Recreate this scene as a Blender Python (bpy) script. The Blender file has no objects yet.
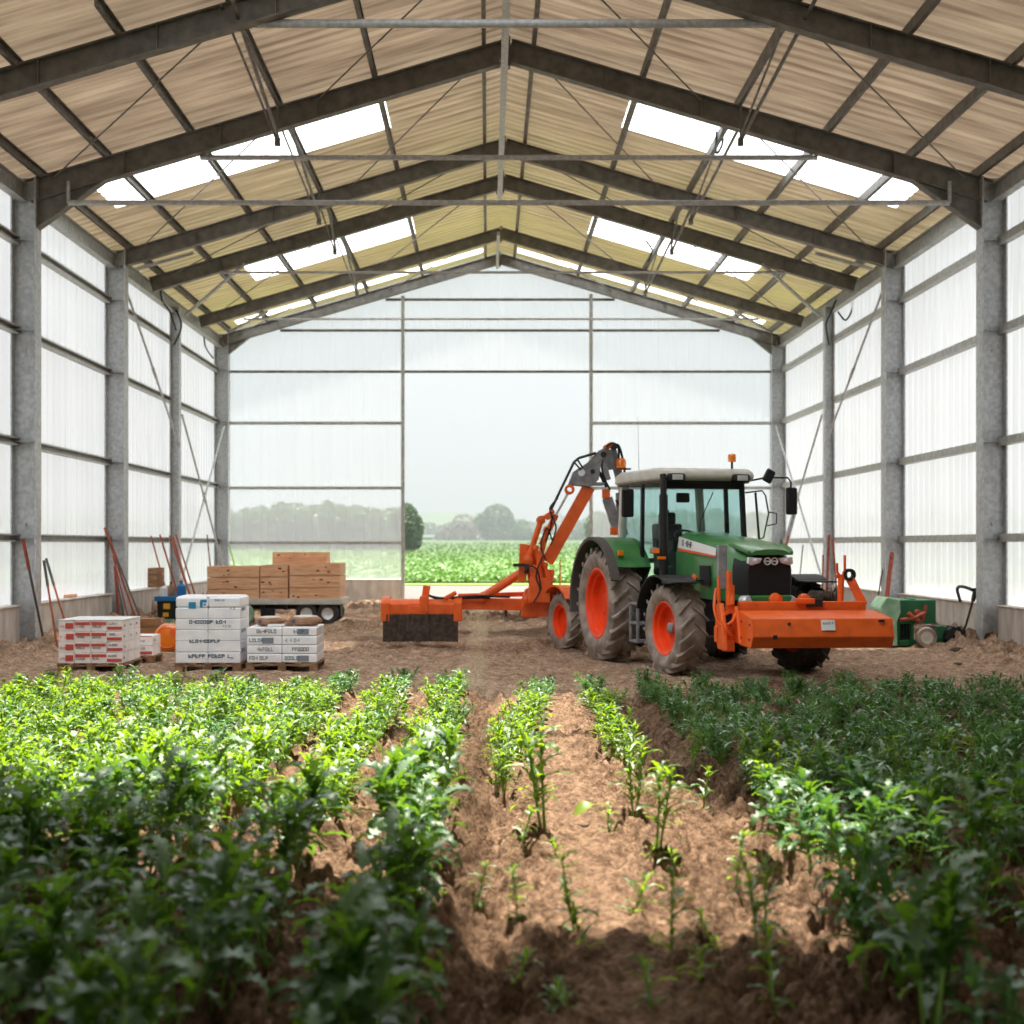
import bpy, math, random
import numpy as np
from mathutils import Vector, Matrix, Euler
R = math.radians
SC = bpy.context.scene
COL = SC.collection
rnd = random.Random(7)
F_PX, CAMH = 1400.0, 1.75

def P(px, py, d):
    """world point seen at photo pixel (px, py) at distance d in front of the camera"""
    return Vector(((px - 488) * d / F_PX, d, CAMH + (545 - py) * d / F_PX))

# ------------------------------------------------------------------ materials
def new_mat(name):
    m = bpy.data.materials.new(name); m.use_nodes = True
    nt = m.node_tree; nt.nodes.clear()
    out = nt.nodes.new('ShaderNodeOutputMaterial')
    return m, nt, out
def lin(c):
    return tuple(((v/255)/12.92 if v/255 <= .04045 else ((v/255+.055)/1.055)**2.4) for v in c) + (1,)
def mat(name, rgb, rough=.6, metal=0, rgb2=None, scale=8, bump=0, spec=.4, stretch=None, detail=4, lo=.35, hi=.65, coat=0):
    m, nt, out = new_mat(name)
    b = nt.nodes.new('ShaderNodeBsdfPrincipled')
    b.inputs['Roughness'].default_value = rough; b.inputs['Metallic'].default_value = metal
    b.inputs['Specular IOR Level'].default_value = spec; b.inputs['Coat Weight'].default_value = coat
    b.inputs['Base Color'].default_value = lin(rgb)
    if rgb2 is not None or bump:
        tc = nt.nodes.new('ShaderNodeTexCoord'); mp = nt.nodes.new('ShaderNodeMapping')
        if stretch: mp.inputs['Scale'].default_value = stretch
        nt.links.new(tc.outputs['Object'], mp.inputs['Vector'])
        n = nt.nodes.new('ShaderNodeTexNoise'); n.inputs['Scale'].default_value = scale; n.inputs['Detail'].default_value = detail
        nt.links.new(mp.outputs['Vector'], n.inputs['Vector'])
        if rgb2 is not None:
            r = nt.nodes.new('ShaderNodeValToRGB'); e = r.color_ramp.elements
            e[0].position = lo; e[0].color = lin(rgb); e[1].position = hi; e[1].color = lin(rgb2)
            nt.links.new(n.outputs['Fac'], r.inputs['Fac']); nt.links.new(r.outputs['Color'], b.inputs['Base Color'])
        if bump:
            bp = nt.nodes.new('ShaderNodeBump'); bp.inputs['Strength'].default_value = bump; bp.inputs['Distance'].default_value = .02
            nt.links.new(n.outputs['Fac'], bp.inputs['Height']); nt.links.new(bp.outputs['Normal'], b.inputs['Normal'])
    nt.links.new(b.outputs[0], out.inputs[0])
    return m
M = {}
M['steel'] = mat('galvanised_steel', (196,199,200), .5, .2, (166,170,172), 14, .05)
M['steel_dark'] = mat('weathered_roof_steel', (128,125,118), .6, .2, (104,102,96), 6)
M['steel_girt'] = mat('girt_steel', (186,188,184), .5, .2, (160,162,158), 9)
M['concrete'] = mat('concrete', (216,209,200), .9, 0, (176,169,160), 5, .3, stretch=(1,1,.35), lo=.3, hi=.7)
M['yard'] = mat('yard_concrete', (90,87,81), .9, 0, (80,77,72), .7)
M['land'] = mat('dry_land', (104,94,80), 1, 0, (92,85,70), .5)
M['verge'] = mat('verge_grass', (112,134,52), .9, 0, (96,120,46), 2)
M['orange'] = mat('orange_paint', (240,104,34), .42, 0, (214,90,34), 7, spec=.5, lo=.45, hi=.8)
M['orange_rim'] = mat('orange_rim_paint', (244,76,24), .4, 0, (228,74,28), 5, spec=.5)
M['green'] = mat('green_paint', (52,118,60), .35, 0, (76,130,76), 4, spec=.5, coat=.3)
M['black'] = mat('black_plastic', (28,29,31), .5)
M['grille'] = mat('grille_mesh', (34,36,38), .6, 0, (18,19,20), 90, .4)
M['tyre'] = mat('dusty_tyre', (166,154,144), .9, 0, (118,106,97), 5, .2)
M['tyre_dark'] = mat('dark_tyre', (48,45,43), .85, 0, (72,66,60), 9, .2)
M['grey_metal'] = mat('grey_painted_metal', (150,151,153), .5, .1, (120,122,125), 9)
M['dark_metal'] = mat('dark_metal', (52,52,54), .5, .4)
M['cabroof'] = mat('pale_roof_plastic', (205,203,194), .5, 0, (188,185,174), 6)
M['white'] = mat('white_plastic', (232,232,230), .45)
M['lamp'] = mat('lamp_lens', (225,228,230), .15, .3)
M['beacon'] = mat('amber_lens', (250,130,10), .2, spec=.8)
M['mud'] = mat('muddy_steel', (92,80,70), .85, .1, (58,50,44), 14, .4)
M['wood'] = mat('crate_wood', (238,192,152), .75, 0, (212,158,118), 6, .1, stretch=(.6,3,7))
M['knot'] = mat('wood_knot', (92,50,32), .8)
M['wood_dark'] = mat('old_wood', (150,112,78), .8, 0, (118,86,60), 6, .1, stretch=(.6,3,7))
M['pallet_wood'] = mat('pallet_wood', (168,132,98), .85, 0, (124,94,70), 9)
M['carton'] = mat('white_carton', (250,244,240), .7, 0, (240,232,228), 5)
M['wrap'] = mat('shrink_wrap_white', (250,251,253), .35, 0, (238,241,246), 7, .25, spec=.6)
M['ink_red'] = mat('red_ink', (196,84,74), .7)
M['ink_dark'] = mat('dark_ink', (92,84,92), .7)
M['ink_blue'] = mat('blue_ink', (58,92,118), .7)
M['ink_cyan'] = mat('cyan_ink', (50,140,185), .7)
M['ink_grey'] = mat('grey_ink', (130,140,150), .7)
M['sack'] = mat('brown_paper_sack', (168,132,104), .8, 0, (140,104,78), 8, .3)
M['rust'] = mat('rusty_red_pole', (168,78,50), .7, 0, (120,62,44), 12)
M['pole_dark'] = mat('dark_pole', (84,78,74), .7)
M['blue'] = mat('blue_plastic', (28,112,168), .45)
M['yellow'] = mat('yellow_label', (226,170,40), .6)
M['mach_green'] = mat('machine_green', (26,92,58), .45, 0, (34,104,66), 5)
M['mach_pale'] = mat('faded_green', (120,168,132), .6, 0, (160,190,168), 6)
M['green_pole'] = mat('green_pole', (120,170,60), .6)
M['seat'] = mat('seat_fabric', (70,74,76), .9)
M['bark'] = mat('bark', (80,66,52), .9)
M['hill'] = mat('far_woodland', (70,92,66), 1, 0, (96,116,82), .02)

def panel_mat(name, col, clear, tint=(245,248,250), streak=.12, refl=.4):
    m, nt, out = new_mat(name)
    tc = nt.nodes.new('ShaderNodeTexCoord'); mp = nt.nodes.new('ShaderNodeMapping'); mp.inputs['Scale'].default_value = (1, 1, .06)
    n = nt.nodes.new('ShaderNodeTexNoise'); n.inputs['Scale'].default_value = 2.2; n.inputs['Detail'].default_value = 3
    nt.links.new(tc.outputs['Object'], mp.inputs['Vector']); nt.links.new(mp.outputs['Vector'], n.inputs['Vector'])
    r = nt.nodes.new('ShaderNodeValToRGB'); e = r.color_ramp.elements
    c = lin(col); e[0].position = .3; e[1].position = .7
    e[0].color = (c[0]*(1-streak), c[1]*(1-streak), c[2]*(1-streak), 1); e[1].color = c
    nt.links.new(n.outputs['Fac'], r.inputs['Fac'])
    tr = nt.nodes.new('ShaderNodeBsdfTranslucent'); nt.links.new(r.outputs['Color'], tr.inputs['Color'])
    di = nt.nodes.new('ShaderNodeBsdfDiffuse'); di.inputs['Color'].default_value = (.8,.8,.8,1)
    m0 = nt.nodes.new('ShaderNodeMixShader'); m0.inputs[0].default_value = refl
    nt.links.new(tr.outputs[0], m0.inputs[1]); nt.links.new(di.outputs[0], m0.inputs[2])
    tp = nt.nodes.new('ShaderNodeBsdfTransparent'); tp.inputs['Color'].default_value = lin(tint)
    m1 = nt.nodes.new('ShaderNodeMixShader'); m1.inputs[0].default_value = clear
    nt.links.new(m0.outputs[0], m1.inputs[1]); nt.links.new(tp.outputs[0], m1.inputs[2])
    nt.links.new(m1.outputs[0], out.inputs[0])
    return m
M['panel'] = panel_mat('translucent_wall_sheet', (228,233,238), .14, refl=.44)
M['panel_rear'] = panel_mat('translucent_gable_sheet', (218,221,224), .62, streak=.04)
M['skylight'] = panel_mat('skylight_sheet', (216,222,232), .25, streak=.05, refl=.15)

def roof_mat():
    m, nt, out = new_mat('roof_underside')
    N = nt.nodes.new; L = nt.links.new
    tc = N('ShaderNodeTexCoord'); sp = N('ShaderNodeSeparateXYZ'); L(tc.outputs['Object'], sp.inputs[0])
    mp = N('ShaderNodeMapping'); mp.inputs['Scale'].default_value = (.25, 3, 1); L(tc.outputs['Object'], mp.inputs['Vector'])
    n = N('ShaderNodeTexNoise'); n.inputs['Scale'].default_value = 1.6; n.inputs['Detail'].default_value = 5; L(mp.outputs[0], n.inputs['Vector'])
    r = N('ShaderNodeValToRGB'); e = r.color_ramp.elements
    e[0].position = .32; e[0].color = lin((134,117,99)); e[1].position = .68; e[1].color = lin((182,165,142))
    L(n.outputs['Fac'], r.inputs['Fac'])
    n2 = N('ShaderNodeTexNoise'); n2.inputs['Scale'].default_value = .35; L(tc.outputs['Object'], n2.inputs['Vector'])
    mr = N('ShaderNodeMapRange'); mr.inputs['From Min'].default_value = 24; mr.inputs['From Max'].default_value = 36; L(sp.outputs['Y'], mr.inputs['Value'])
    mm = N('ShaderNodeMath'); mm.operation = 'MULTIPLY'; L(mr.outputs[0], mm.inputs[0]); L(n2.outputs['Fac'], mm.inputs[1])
    mx = N('ShaderNodeMix'); mx.data_type = 'RGBA'; L(mm.outputs[0], mx.inputs[0]); L(r.outputs[0], mx.inputs[6]); mx.inputs[7].default_value = lin((190,186,122))  # yellow-green glow of the rear roof painted into the sheet colour
    d = N('ShaderNodeBsdfDiffuse'); L(mx.outputs[2], d.inputs['Color'])
    t = N('ShaderNodeBsdfTranslucent'); L(mx.outputs[2], t.inputs['Color'])
    g = N('ShaderNodeBsdfGlossy'); g.inputs['Roughness'].default_value = .35; g.inputs['Color'].default_value = (.8,.8,.8,1)
    a = N('ShaderNodeMixShader'); a.inputs[0].default_value = .10; L(d.outputs[0], a.inputs[1]); L(t.outputs[0], a.inputs[2])
    b = N('ShaderNodeMixShader'); b.inputs[0].default_value = .05; L(a.outputs[0], b.inputs[1]); L(g.outputs[0], b.inputs[2])
    L(b.outputs[0], out.inputs[0])
    return m
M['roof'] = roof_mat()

def glass_mat():
    m, nt, out = new_mat('cab_glass')
    N = nt.nodes.new; L = nt.links.new
    t = N('ShaderNodeBsdfTransparent'); t.inputs['Color'].default_value = (.66,.82,.80,1)
    g = N('ShaderNodeBsdfGlossy'); g.inputs['Roughness'].default_value = .03
    mx = N('ShaderNodeMixShader'); mx.inputs[0].default_value = .07; L(t.outputs[0], mx.inputs[1]); L(g.outputs[0], mx.inputs[2])
    L(mx.outputs[0], out.inputs[0])
    return m
M['glass'] = glass_mat()

def leaf_mat(name, c1, c2, pale, trans, tcol):
    m, nt, out = new_mat(name)
    N = nt.nodes.new; L = nt.links.new
    geo = N('ShaderNodeNewGeometry')
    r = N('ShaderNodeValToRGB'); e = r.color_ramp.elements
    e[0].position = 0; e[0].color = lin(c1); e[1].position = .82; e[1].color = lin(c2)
    x = e.new(.86); x.color = lin(pale)  # some leaves paler, partly standing in for sky highlights on the crop
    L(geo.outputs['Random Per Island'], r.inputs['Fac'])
    b = N('ShaderNodeBsdfPrincipled'); b.inputs['Roughness'].default_value = .42; b.inputs['Specular IOR Level'].default_value = .5
    L(r.outputs[0], b.inputs['Base Color'])
    t = N('ShaderNodeBsdfTranslucent'); t.inputs['Color'].default_value = lin(tcol)
    mx = N('ShaderNodeMixShader'); mx.inputs[0].default_value = trans
    L(b.outputs[0], mx.inputs[1]); L(t.outputs[0], mx.inputs[2]); L(mx.outputs[0], out.inputs[0])
    return m
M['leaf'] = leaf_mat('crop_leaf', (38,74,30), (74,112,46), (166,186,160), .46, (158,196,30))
M['leaf_cool'] = leaf_mat('cool_crop_leaf', (44,82,46), (78,120,74), (166,190,170), .36, (104,154,46))  # cooler copy of the crop leaf, painting shade into the shaded rows
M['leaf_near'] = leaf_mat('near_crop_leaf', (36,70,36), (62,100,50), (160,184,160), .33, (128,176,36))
M['stem'] = mat('plant_stem', (128,166,70), .5)
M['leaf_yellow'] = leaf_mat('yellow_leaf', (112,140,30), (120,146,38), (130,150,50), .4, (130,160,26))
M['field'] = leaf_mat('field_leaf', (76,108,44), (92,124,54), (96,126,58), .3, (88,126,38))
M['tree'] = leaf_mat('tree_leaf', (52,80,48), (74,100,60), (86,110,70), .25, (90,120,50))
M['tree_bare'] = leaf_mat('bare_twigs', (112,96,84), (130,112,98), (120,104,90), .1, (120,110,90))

def soil_mat():
    m, nt, out = new_mat('earth')
    N = nt.nodes.new; L = nt.links.new
    tc = N('ShaderNodeTexCoord'); sp = N('ShaderNodeSeparateXYZ'); L(tc.outputs['Object'], sp.inputs[0])
    def noise(s, det=6, rough=.6):
        n = N('ShaderNodeTexNoise'); n.inputs['Scale'].default_value = s; n.inputs['Detail'].default_value = det; n.inputs['Roughness'].default_value = rough
        L(tc.outputs['Object'], n.inputs['Vector']); return n
    def ramp(src, a, ca, b_, cb):
        r = N('ShaderNodeValToRGB'); e = r.color_ramp.elements; e[0].position = a; e[0].color = lin(ca); e[1].position = b_; e[1].color = lin(cb)
        L(src, r.inputs['Fac']); return r
    def mrange(src, a, b_):
        r = N('ShaderNodeMapRange'); r.interpolation_type = 'SMOOTHSTEP'; r.inputs['From Min'].default_value = a; r.inputs['From Max'].default_value = b_; L(src, r.inputs['Value']); return r
    def math_(op, a, b_):
        n = N('ShaderNodeMath'); n.operation = op
        for i, v in enumerate((a, b_)):
            if isinstance(v, (int, float)): n.inputs[i].default_value = v
            else: L(v, n.inputs[i])
        return n.outputs[0]
    def mix(f, a, b_):
        n = N('ShaderNodeMix'); n.data_type = 'RGBA'; L(f, n.inputs[0]); L(a, n.inputs[6]); L(b_, n.inputs[7]); return n.outputs[2]
    n1 = noise(5.5, 8, .72); n2 = noise(.45, 3); n3 = noise(28, 5, .7)
    bed = ramp(n1.outputs['Fac'], .3, (96,74,58), .72, (182,150,122))
    yard = ramp(n1.outputs['Fac'], .36, (158,128,104), .64, (238,206,176))
    wob = math_('MULTIPLY', n2.outputs['Fac'], 1.2)
    yy = math_('ADD', sp.outputs['Y'], wob)
    fy = mrange(yy, 16.6, 17.3)
    c = mix(fy.outputs[0], bed.outputs[0], yard.outputs[0])
    # dark clods left of centre and along the walls on the yard
    dk = ramp(n1.outputs['Fac'], .36, (98,76,62), .66, (160,130,106))
    big = noise(.28, 2)
    fd = mrange(big.outputs['Fac'], .47, .62)
    fd2 = mrange(yy, 24, 28)
    c = mix(math_('MULTIPLY', fd.outputs[0], fd2.outputs[0]), c, dk.outputs[0])
    # narrow strip of sunlight painted as paler dirt, running in from the door
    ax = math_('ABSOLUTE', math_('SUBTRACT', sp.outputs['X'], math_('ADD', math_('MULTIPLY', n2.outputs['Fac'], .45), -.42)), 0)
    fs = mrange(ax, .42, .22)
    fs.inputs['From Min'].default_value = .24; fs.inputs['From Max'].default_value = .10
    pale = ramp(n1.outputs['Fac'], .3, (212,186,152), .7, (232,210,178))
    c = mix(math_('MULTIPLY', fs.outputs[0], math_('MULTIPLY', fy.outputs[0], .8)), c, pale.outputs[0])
    cr = ramp(n3.outputs['Fac'], .38, (176,170,166), .62, (255,255,255))
    ml = N('ShaderNodeMix'); ml.data_type = 'RGBA'; ml.blend_type = 'MULTIPLY'; ml.inputs[0].default_value = 1; L(c, ml.inputs[6]); L(cr.outputs[0], ml.inputs[7]); c = ml.outputs[2]
    b = N('ShaderNodeBsdfPrincipled'); b.inputs['Roughness'].default_value = .95; b.inputs['Specular IOR Level'].default_value = .15
    L(c, b.inputs['Base Color'])
    bp = N('ShaderNodeBump'); bp.inputs['Strength'].default_value = 1.0; bp.inputs['Distance'].default_value = .05
    L(n3.outputs['Fac'], bp.inputs['Height']); L(bp.outputs['Normal'], b.inputs['Normal'])
    L(b.outputs[0], out.inputs[0])
    return m
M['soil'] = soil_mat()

# ------------------------------------------------------------------ mesh builder
class MB:
    def __init__(s): s.v = []; s.f = []; s.mi = []; s.mats = []; s.cur = 0
    def use(s, key):
        if key not in s.mats: s.mats.append(key)
        s.cur = s.mats.index(key); return s
    def add(s, vs, fs):
        o = len(s.v); s.v += [tuple(v) for v in vs]; s.f += [tuple(i + o for i in f) for f in fs]; s.mi += [s.cur] * len(fs); return s
    def box(s, c, size, rot=None):
        hx, hy, hz = size[0]/2, size[1]/2, size[2]/2
        vs = [Vector((x, y, z)) for x in (-hx, hx) for y in (-hy, hy) for z in (-hz, hz)]
        if rot is not None: vs = [rot @ v for v in vs]
        c = Vector(c)
        return s.add([v + c for v in vs], [(0,1,3,2), (4,6,7,5), (0,4,5,1), (2,3,7,6), (0,2,6,4), (1,5,7,3)])
    def frame(s, p0, p1, up=(0,0,1)):
        p0 = Vector(p0); p1 = Vector(p1); d = (p1 - p0); L = d.length; d.normalize()
        u = Vector(up); u = (u - d * u.dot(d))
        if u.length < 1e-4: u = Vector((0,1,0)) - d * d.y
        u.normalize(); return p0, p1, d, u, d.cross(u), L
    def beam(s, p0, p1, w, h, up=(0,0,1)):
        p0, p1, d, u, sd, L = s.frame(p0, p1, up)
        vs = [p + sd*a + u*b for p in (p0, p1) for a, b in ((-w/2,-h/2), (w/2,-h/2), (w/2,h/2), (-w/2,h/2))]
        return s.add(vs, [(3,2,1,0), (4,5,6,7), (0,1,5,4), (1,2,6,5), (2,3,7,6), (3,0,4,7)])
    def profile(s, p0, p1, pts, up=(0,0,1)):
        """extrude a closed 2-D outline (side, up) from p0 to p1"""
        p0, p1, d, u, sd, L = s.frame(p0, p1, up); n = len(pts)
        vs = [p + sd*a + u*b for p in (p0, p1) for a, b in pts]
        fs = [(i, (i+1) % n, (i+1) % n + n, i + n) for i in range(n)] + [tuple(range(n-1, -1, -1)), tuple(range(n, 2*n))]
        return s.add(vs, fs)
    def ibeam(s, p0, p1, dep, fl, tw=.012, tf=.018, up=(0,0,1)):
        h, w, t = dep/2, fl/2, tw/2
        return s.profile(p0, p1, [(-w,-h), (w,-h), (w,-h+tf), (t,-h+tf), (t,h-tf), (w,h-tf), (w,h), (-w,h), (-w,h-tf), (-t,h-tf), (-t,-h+tf), (-w,-h+tf)], up)
    def tube(s, pts, r, n=8, r1=None):
        pts = [Vector(p) for p in pts]; rings = []; prev = None
        for i, p in enumerate(pts):
            d = (pts[min(i+1, len(pts)-1)] - pts[max(i-1, 0)]).normalized()
            if prev is None:
                a = Vector((0,0,1)) if abs(d.z) < .9 else Vector((1,0,0))
                prev = (a - d * a.dot(d)).normalized()
            else: prev = (prev - d * prev.dot(d)).normalized()
            b = d.cross(prev); rr = r if r1 is None else r + (r1 - r) * i / (len(pts)-1)
            rings.append([p + (prev*math.cos(2*math.pi*k/n) + b*math.sin(2*math.pi*k/n)) * rr for k in range(n)])
        vs = [v for q in rings for v in q]; fs = []
        for i in range(len(rings)-1):
            for k in range(n): fs.append((i*n+k, i*n+(k+1) % n, (i+1)*n+(k+1) % n, (i+1)*n+k))
        fs += [tuple(range(n-1, -1, -1)), tuple(range((len(rings)-1)*n, len(rings)*n))]
        return s.add(vs, fs)
    def lathe(s, prof, n=32, axis='z', at=(0,0,0), closed=False):
        at = Vector(at); vs = []; fs = []; m = len(prof)
        for k in range(n):
            a = 2*math.pi*k/n; c, q = math.cos(a), math.sin(a)
            for r, h in prof:
                vs.append(at + (Vector((r*c, r*q, h)) if axis == 'z' else Vector((h, r*c, r*q)) if axis == 'x' else Vector((r*c, h, r*q))))
        for k in range(n):
            k2 = (k+1) % n
            for i in range(m if closed else m-1):
                j = (i+1) % m
                fs.append((k*m+i, k*m+j, k2*m+j, k2*m+i))
        return s.add(vs, fs)
    def prism(s, poly, a0, a1, plane='yz'):
        n = len(poly)
        mk = {'yz': lambda p, a: (a, p[0], p[1]), 'xz': lambda p, a: (p[0], a, p[1]), 'xy': lambda p, a: (p[0], p[1], a)}[plane]
        vs = [mk(p, a0) for p in poly] + [mk(p, a1) for p in poly]
        return s.add(vs, [(i, (i+1) % n, (i+1) % n + n, i + n) for i in range(n)] + [tuple(range(n-1, -1, -1)), tuple(range(n, 2*n))])
    def build(s, name, key=None, parent=None, smooth=False, bevel=0, loc=None, rotz=None, seg=2, fix=True):
        me = bpy.data.meshes.new(name); me.from_pydata(s.v, [], s.f)
        keys = s.mats or [key]
        for k in keys: me.materials.append(M[k])
        if s.mats: me.polygons.foreach_set('material_index', s.mi)
        if fix:
            import bmesh
            bm = bmesh.new(); bm.from_mesh(me); bmesh.ops.recalc_face_normals(bm, faces=bm.faces); bm.to_mesh(me); bm.free()
        if smooth: me.polygons.foreach_set('use_smooth', [True]*len(me.polygons))
        me.update()
        o = bpy.data.objects.new(name, me); COL.objects.link(o)
        if parent is not None: o.parent = parent
        if loc is not None: o.location = loc
        if rotz is not None: o.rotation_euler = (0, 0, rotz)
        if bevel:
            b = o.modifiers.new('bevel', 'BEVEL'); b.width = bevel; b.segments = seg; b.limit_method = 'ANGLE'; b.angle_limit = R(40)
            me.polygons.foreach_set('use_smooth', [True]*len(me.polygons))
            w = o.modifiers.new('wn', 'WEIGHTED_NORMAL')
        if smooth and not bevel:
            try:
                me.set_sharp_from_angle(angle=R(38))
            except Exception: pass
        return o

def tag(o, label=None, cat=None, group=None, kind=None):
    if label: o['label'] = label
    if cat: o['category'] = cat
    if group: o['group'] = group
    if kind: o['kind'] = kind
    return o
def thing(name, label, cat, loc=(0,0,0), rotz=0, group=None):
    o = bpy.data.objects.new(name, None); COL.objects.link(o)
    o.location = loc; o.rotation_euler = (0, 0, rotz); o.empty_display_size = .2
    return tag(o, label, cat, group)
def struct(o, label=None): return tag(o, label, None, None, 'structure')

# ------------------------------------------------------------------ noise + ground
def vnoise(x, y, seed=0):
    xi = np.floor(x).astype(np.int64); yi = np.floor(y).astype(np.int64); xf = x - xi; yf = y - yi
    def h(a, b):
        n = (a * 374761393 + b * 668265263 + seed * 974711) & 0xffffffff
        n = ((n ^ (n >> 13)) * 1274126177) & 0xffffffff
        return ((n ^ (n >> 16)) & 0xffff) / 65535.0
    u = xf*xf*(3-2*xf); v = yf*yf*(3-2*yf)
    return (h(xi,yi)*(1-u) + h(xi+1,yi)*u)*(1-v) + (h(xi,yi+1)*(1-u) + h(xi+1,yi+1)*u)*v
def sstep(a, b, x):
    t = np.clip((x-a)/(b-a), 0, 1); return t*t*(3-2*t)
def clods(x, y, size, seed, lo=.28, hi=.62):
    X = x/size + seed*7.3; Y = y/size + seed*3.1; xi = np.floor(X).astype(np.int64); yi = np.floor(Y).astype(np.int64); out = np.zeros_like(X)
    def h(a, b, k):
        n = (a * 374761393 + b * 668265263 + (seed*13+k) * 974711) & 0xffffffff
        n = ((n ^ (n >> 13)) * 1274126177) & 0xffffffff
        return ((n ^ (n >> 16)) & 0xffff) / 65535.0
    for dx in (-1, 0, 1):
        for dy in (-1, 0, 1):
            a = xi+dx; b = yi+dy
            r = lo+(hi-lo)*h(a, b, 3)**2
            d2 = (X-a-h(a, b, 1))**2 + (Y-b-h(a, b, 2))**2
            out = np.maximum(out, np.sqrt(np.maximum(0, r*r-d2)))
    return out*size
CX = .35; HW = 8.1
XL, XR = CX - HW, CX + HW
def gh(x, y):
    x = np.asarray(x, float); y = np.asarray(y, float)
    bed = 1 - sstep(16.4, 17.2, y)
    wx = x + .12*(vnoise(x*1.1, y*.7, 3)-.5)
    jx = x + .05*(vnoise(x*9, y*9, 41)-.5); jy = y + .05*(vnoise(x*9+5, y*9, 42)-.5)
    clod = .07*vnoise(x*2.3, y*2.3, 1) + .03*vnoise(x*7, y*7, 2) + .95*clods(jx, jy, .19, 1, .2, .7) + 1.35*clods(jx, jy, .10, 2, .25, .7) + 1.3*clods(x, y, .055, 3, .25, .7)
    path = np.exp(-((wx-.58)/.30)**2)                       # trodden strip between the centre rows
    rough = (.22 + .78*(1-.9*path))
    furrow = -.07*np.exp(-((wx-.08)/.13)**2) - .08*np.exp(-((wx-1.5)/.2)**2) + .03*np.exp(-((wx-1.85)/.3)**2) + .03*np.exp(-((wx+.4)/.25)**2)
    zb = (clod-.13)*rough + furrow
    dense = np.maximum(sstep(2.0, 2.5, x), sstep(-.5, -1, x))
    zb = zb + dense*.03*np.cos((x+1.05)*2*math.pi/.62)
    clod2 = .05*vnoise(x*1.2, y*1.7, 11) + .03*vnoise(x*5, y*5, 12) + .8*clods(x, y, .30, 5, .2, .7) + 1.2*clods(x, y, .17, 6, .25, .7)
    patch = .2 + .8*sstep(.42, .62, vnoise(x*.45+9, y*.3, 21))*sstep(21, 25, y)
    wall = np.maximum(sstep(XR-1.3, XR-.2, x), sstep(XL+1.3, XL+.2, x))
    zy = (clod2-.08)*(patch + wall*.6) + wall*.12*vnoise(x*2.2, y*1.6, 31) + wall*.10*vnoise(x*6, y*6, 32)
    return bed*zb + (1-bed)*zy
def gz(x, y): return float(gh(np.array([x]), np.array([y]))[0])

def np_mesh(name, co, quads, key, smooth=True):
    me = bpy.data.meshes.new(name)
    me.vertices.add(len(co)); me.vertices.foreach_set('co', co.astype(np.float32).ravel())
    nq, k = quads.shape
    me.loops.add(nq*k); me.loops.foreach_set('vertex_index', quads.astype(np.int32).ravel())
    me.polygons.add(nq); me.polygons.foreach_set('loop_start', np.arange(0, nq*k, k, dtype=np.int32))
    me.polygons.foreach_set('loop_total', np.full(nq, k, dtype=np.int32))
    me.materials.append(M[key]); me.update(calc_edges=True)
    if smooth: me.polygons.foreach_set('use_smooth', np.ones(nq, dtype=bool))
    return me
def link(name, me, parent=None):
    o = bpy.data.objects.new(name, me); COL.objects.link(o)
    if parent is not None: o.parent = parent
    return o
def gridq(ny, nx, base=0):
    i = np.arange(ny-1)[:, None]*nx + np.arange(nx-1)[None, :]
    return (np.stack([i, i+1, i+nx+1, i+nx], -1).reshape(-1, 4) + base)
ys = 2.6*(17.6/2.6)**(np.linspace(0, 1, 640)); ts = np.linspace(-.52, .52, 560)
Y1 = np.repeat(ys[:, None], 560, 1); X1 = np.clip(Y1*ts[None, :], XL-.3, XR+.3)
co1 = np.stack([X1, Y1, gh(X1, Y1)], -1).reshape(-1, 3); q1 = gridq(640, 560)
ys2 = np.arange(17.6, 42.0, .055); xs2 = np.arange(XL-.3, XR+.35, .06)
Y2, X2 = np.meshgrid(ys2, xs2, indexing='ij')
co2 = np.stack([X2, Y2, gh(X2, Y2)*(1-sstep(40.6, 41.4, Y2))], -1).reshape(-1, 3)
ysb = np.linspace(-4.2, 17.7, 200); Y0, X0 = np.meshgrid(ysb, np.linspace(XL-.3, XR+.3, 170), indexing='ij')
co0 = np.stack([X0, Y0, gh(X0, Y0)-.07], -1).reshape(-1, 3)
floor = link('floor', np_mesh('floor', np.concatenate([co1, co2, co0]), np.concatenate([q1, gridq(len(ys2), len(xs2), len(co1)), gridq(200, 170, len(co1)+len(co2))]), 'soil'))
struct(floor, 'brown tilled soil bed and bare dirt floor inside the shed')

# ------------------------------------------------------------------ the building
YA, YB, YC, YD, Y3, YE, YF = 19.0, 23.48, 29.2, 32.0, 34.7, 37.4, 40.8
ZE, ZR = 8.0, 10.38
SL = (ZR - ZE) / HW
def zr(x): return ZR - SL*abs(x - CX)          # roof underside
YN = -4.0                                       # the roof starts over the camera's near edge
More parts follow.
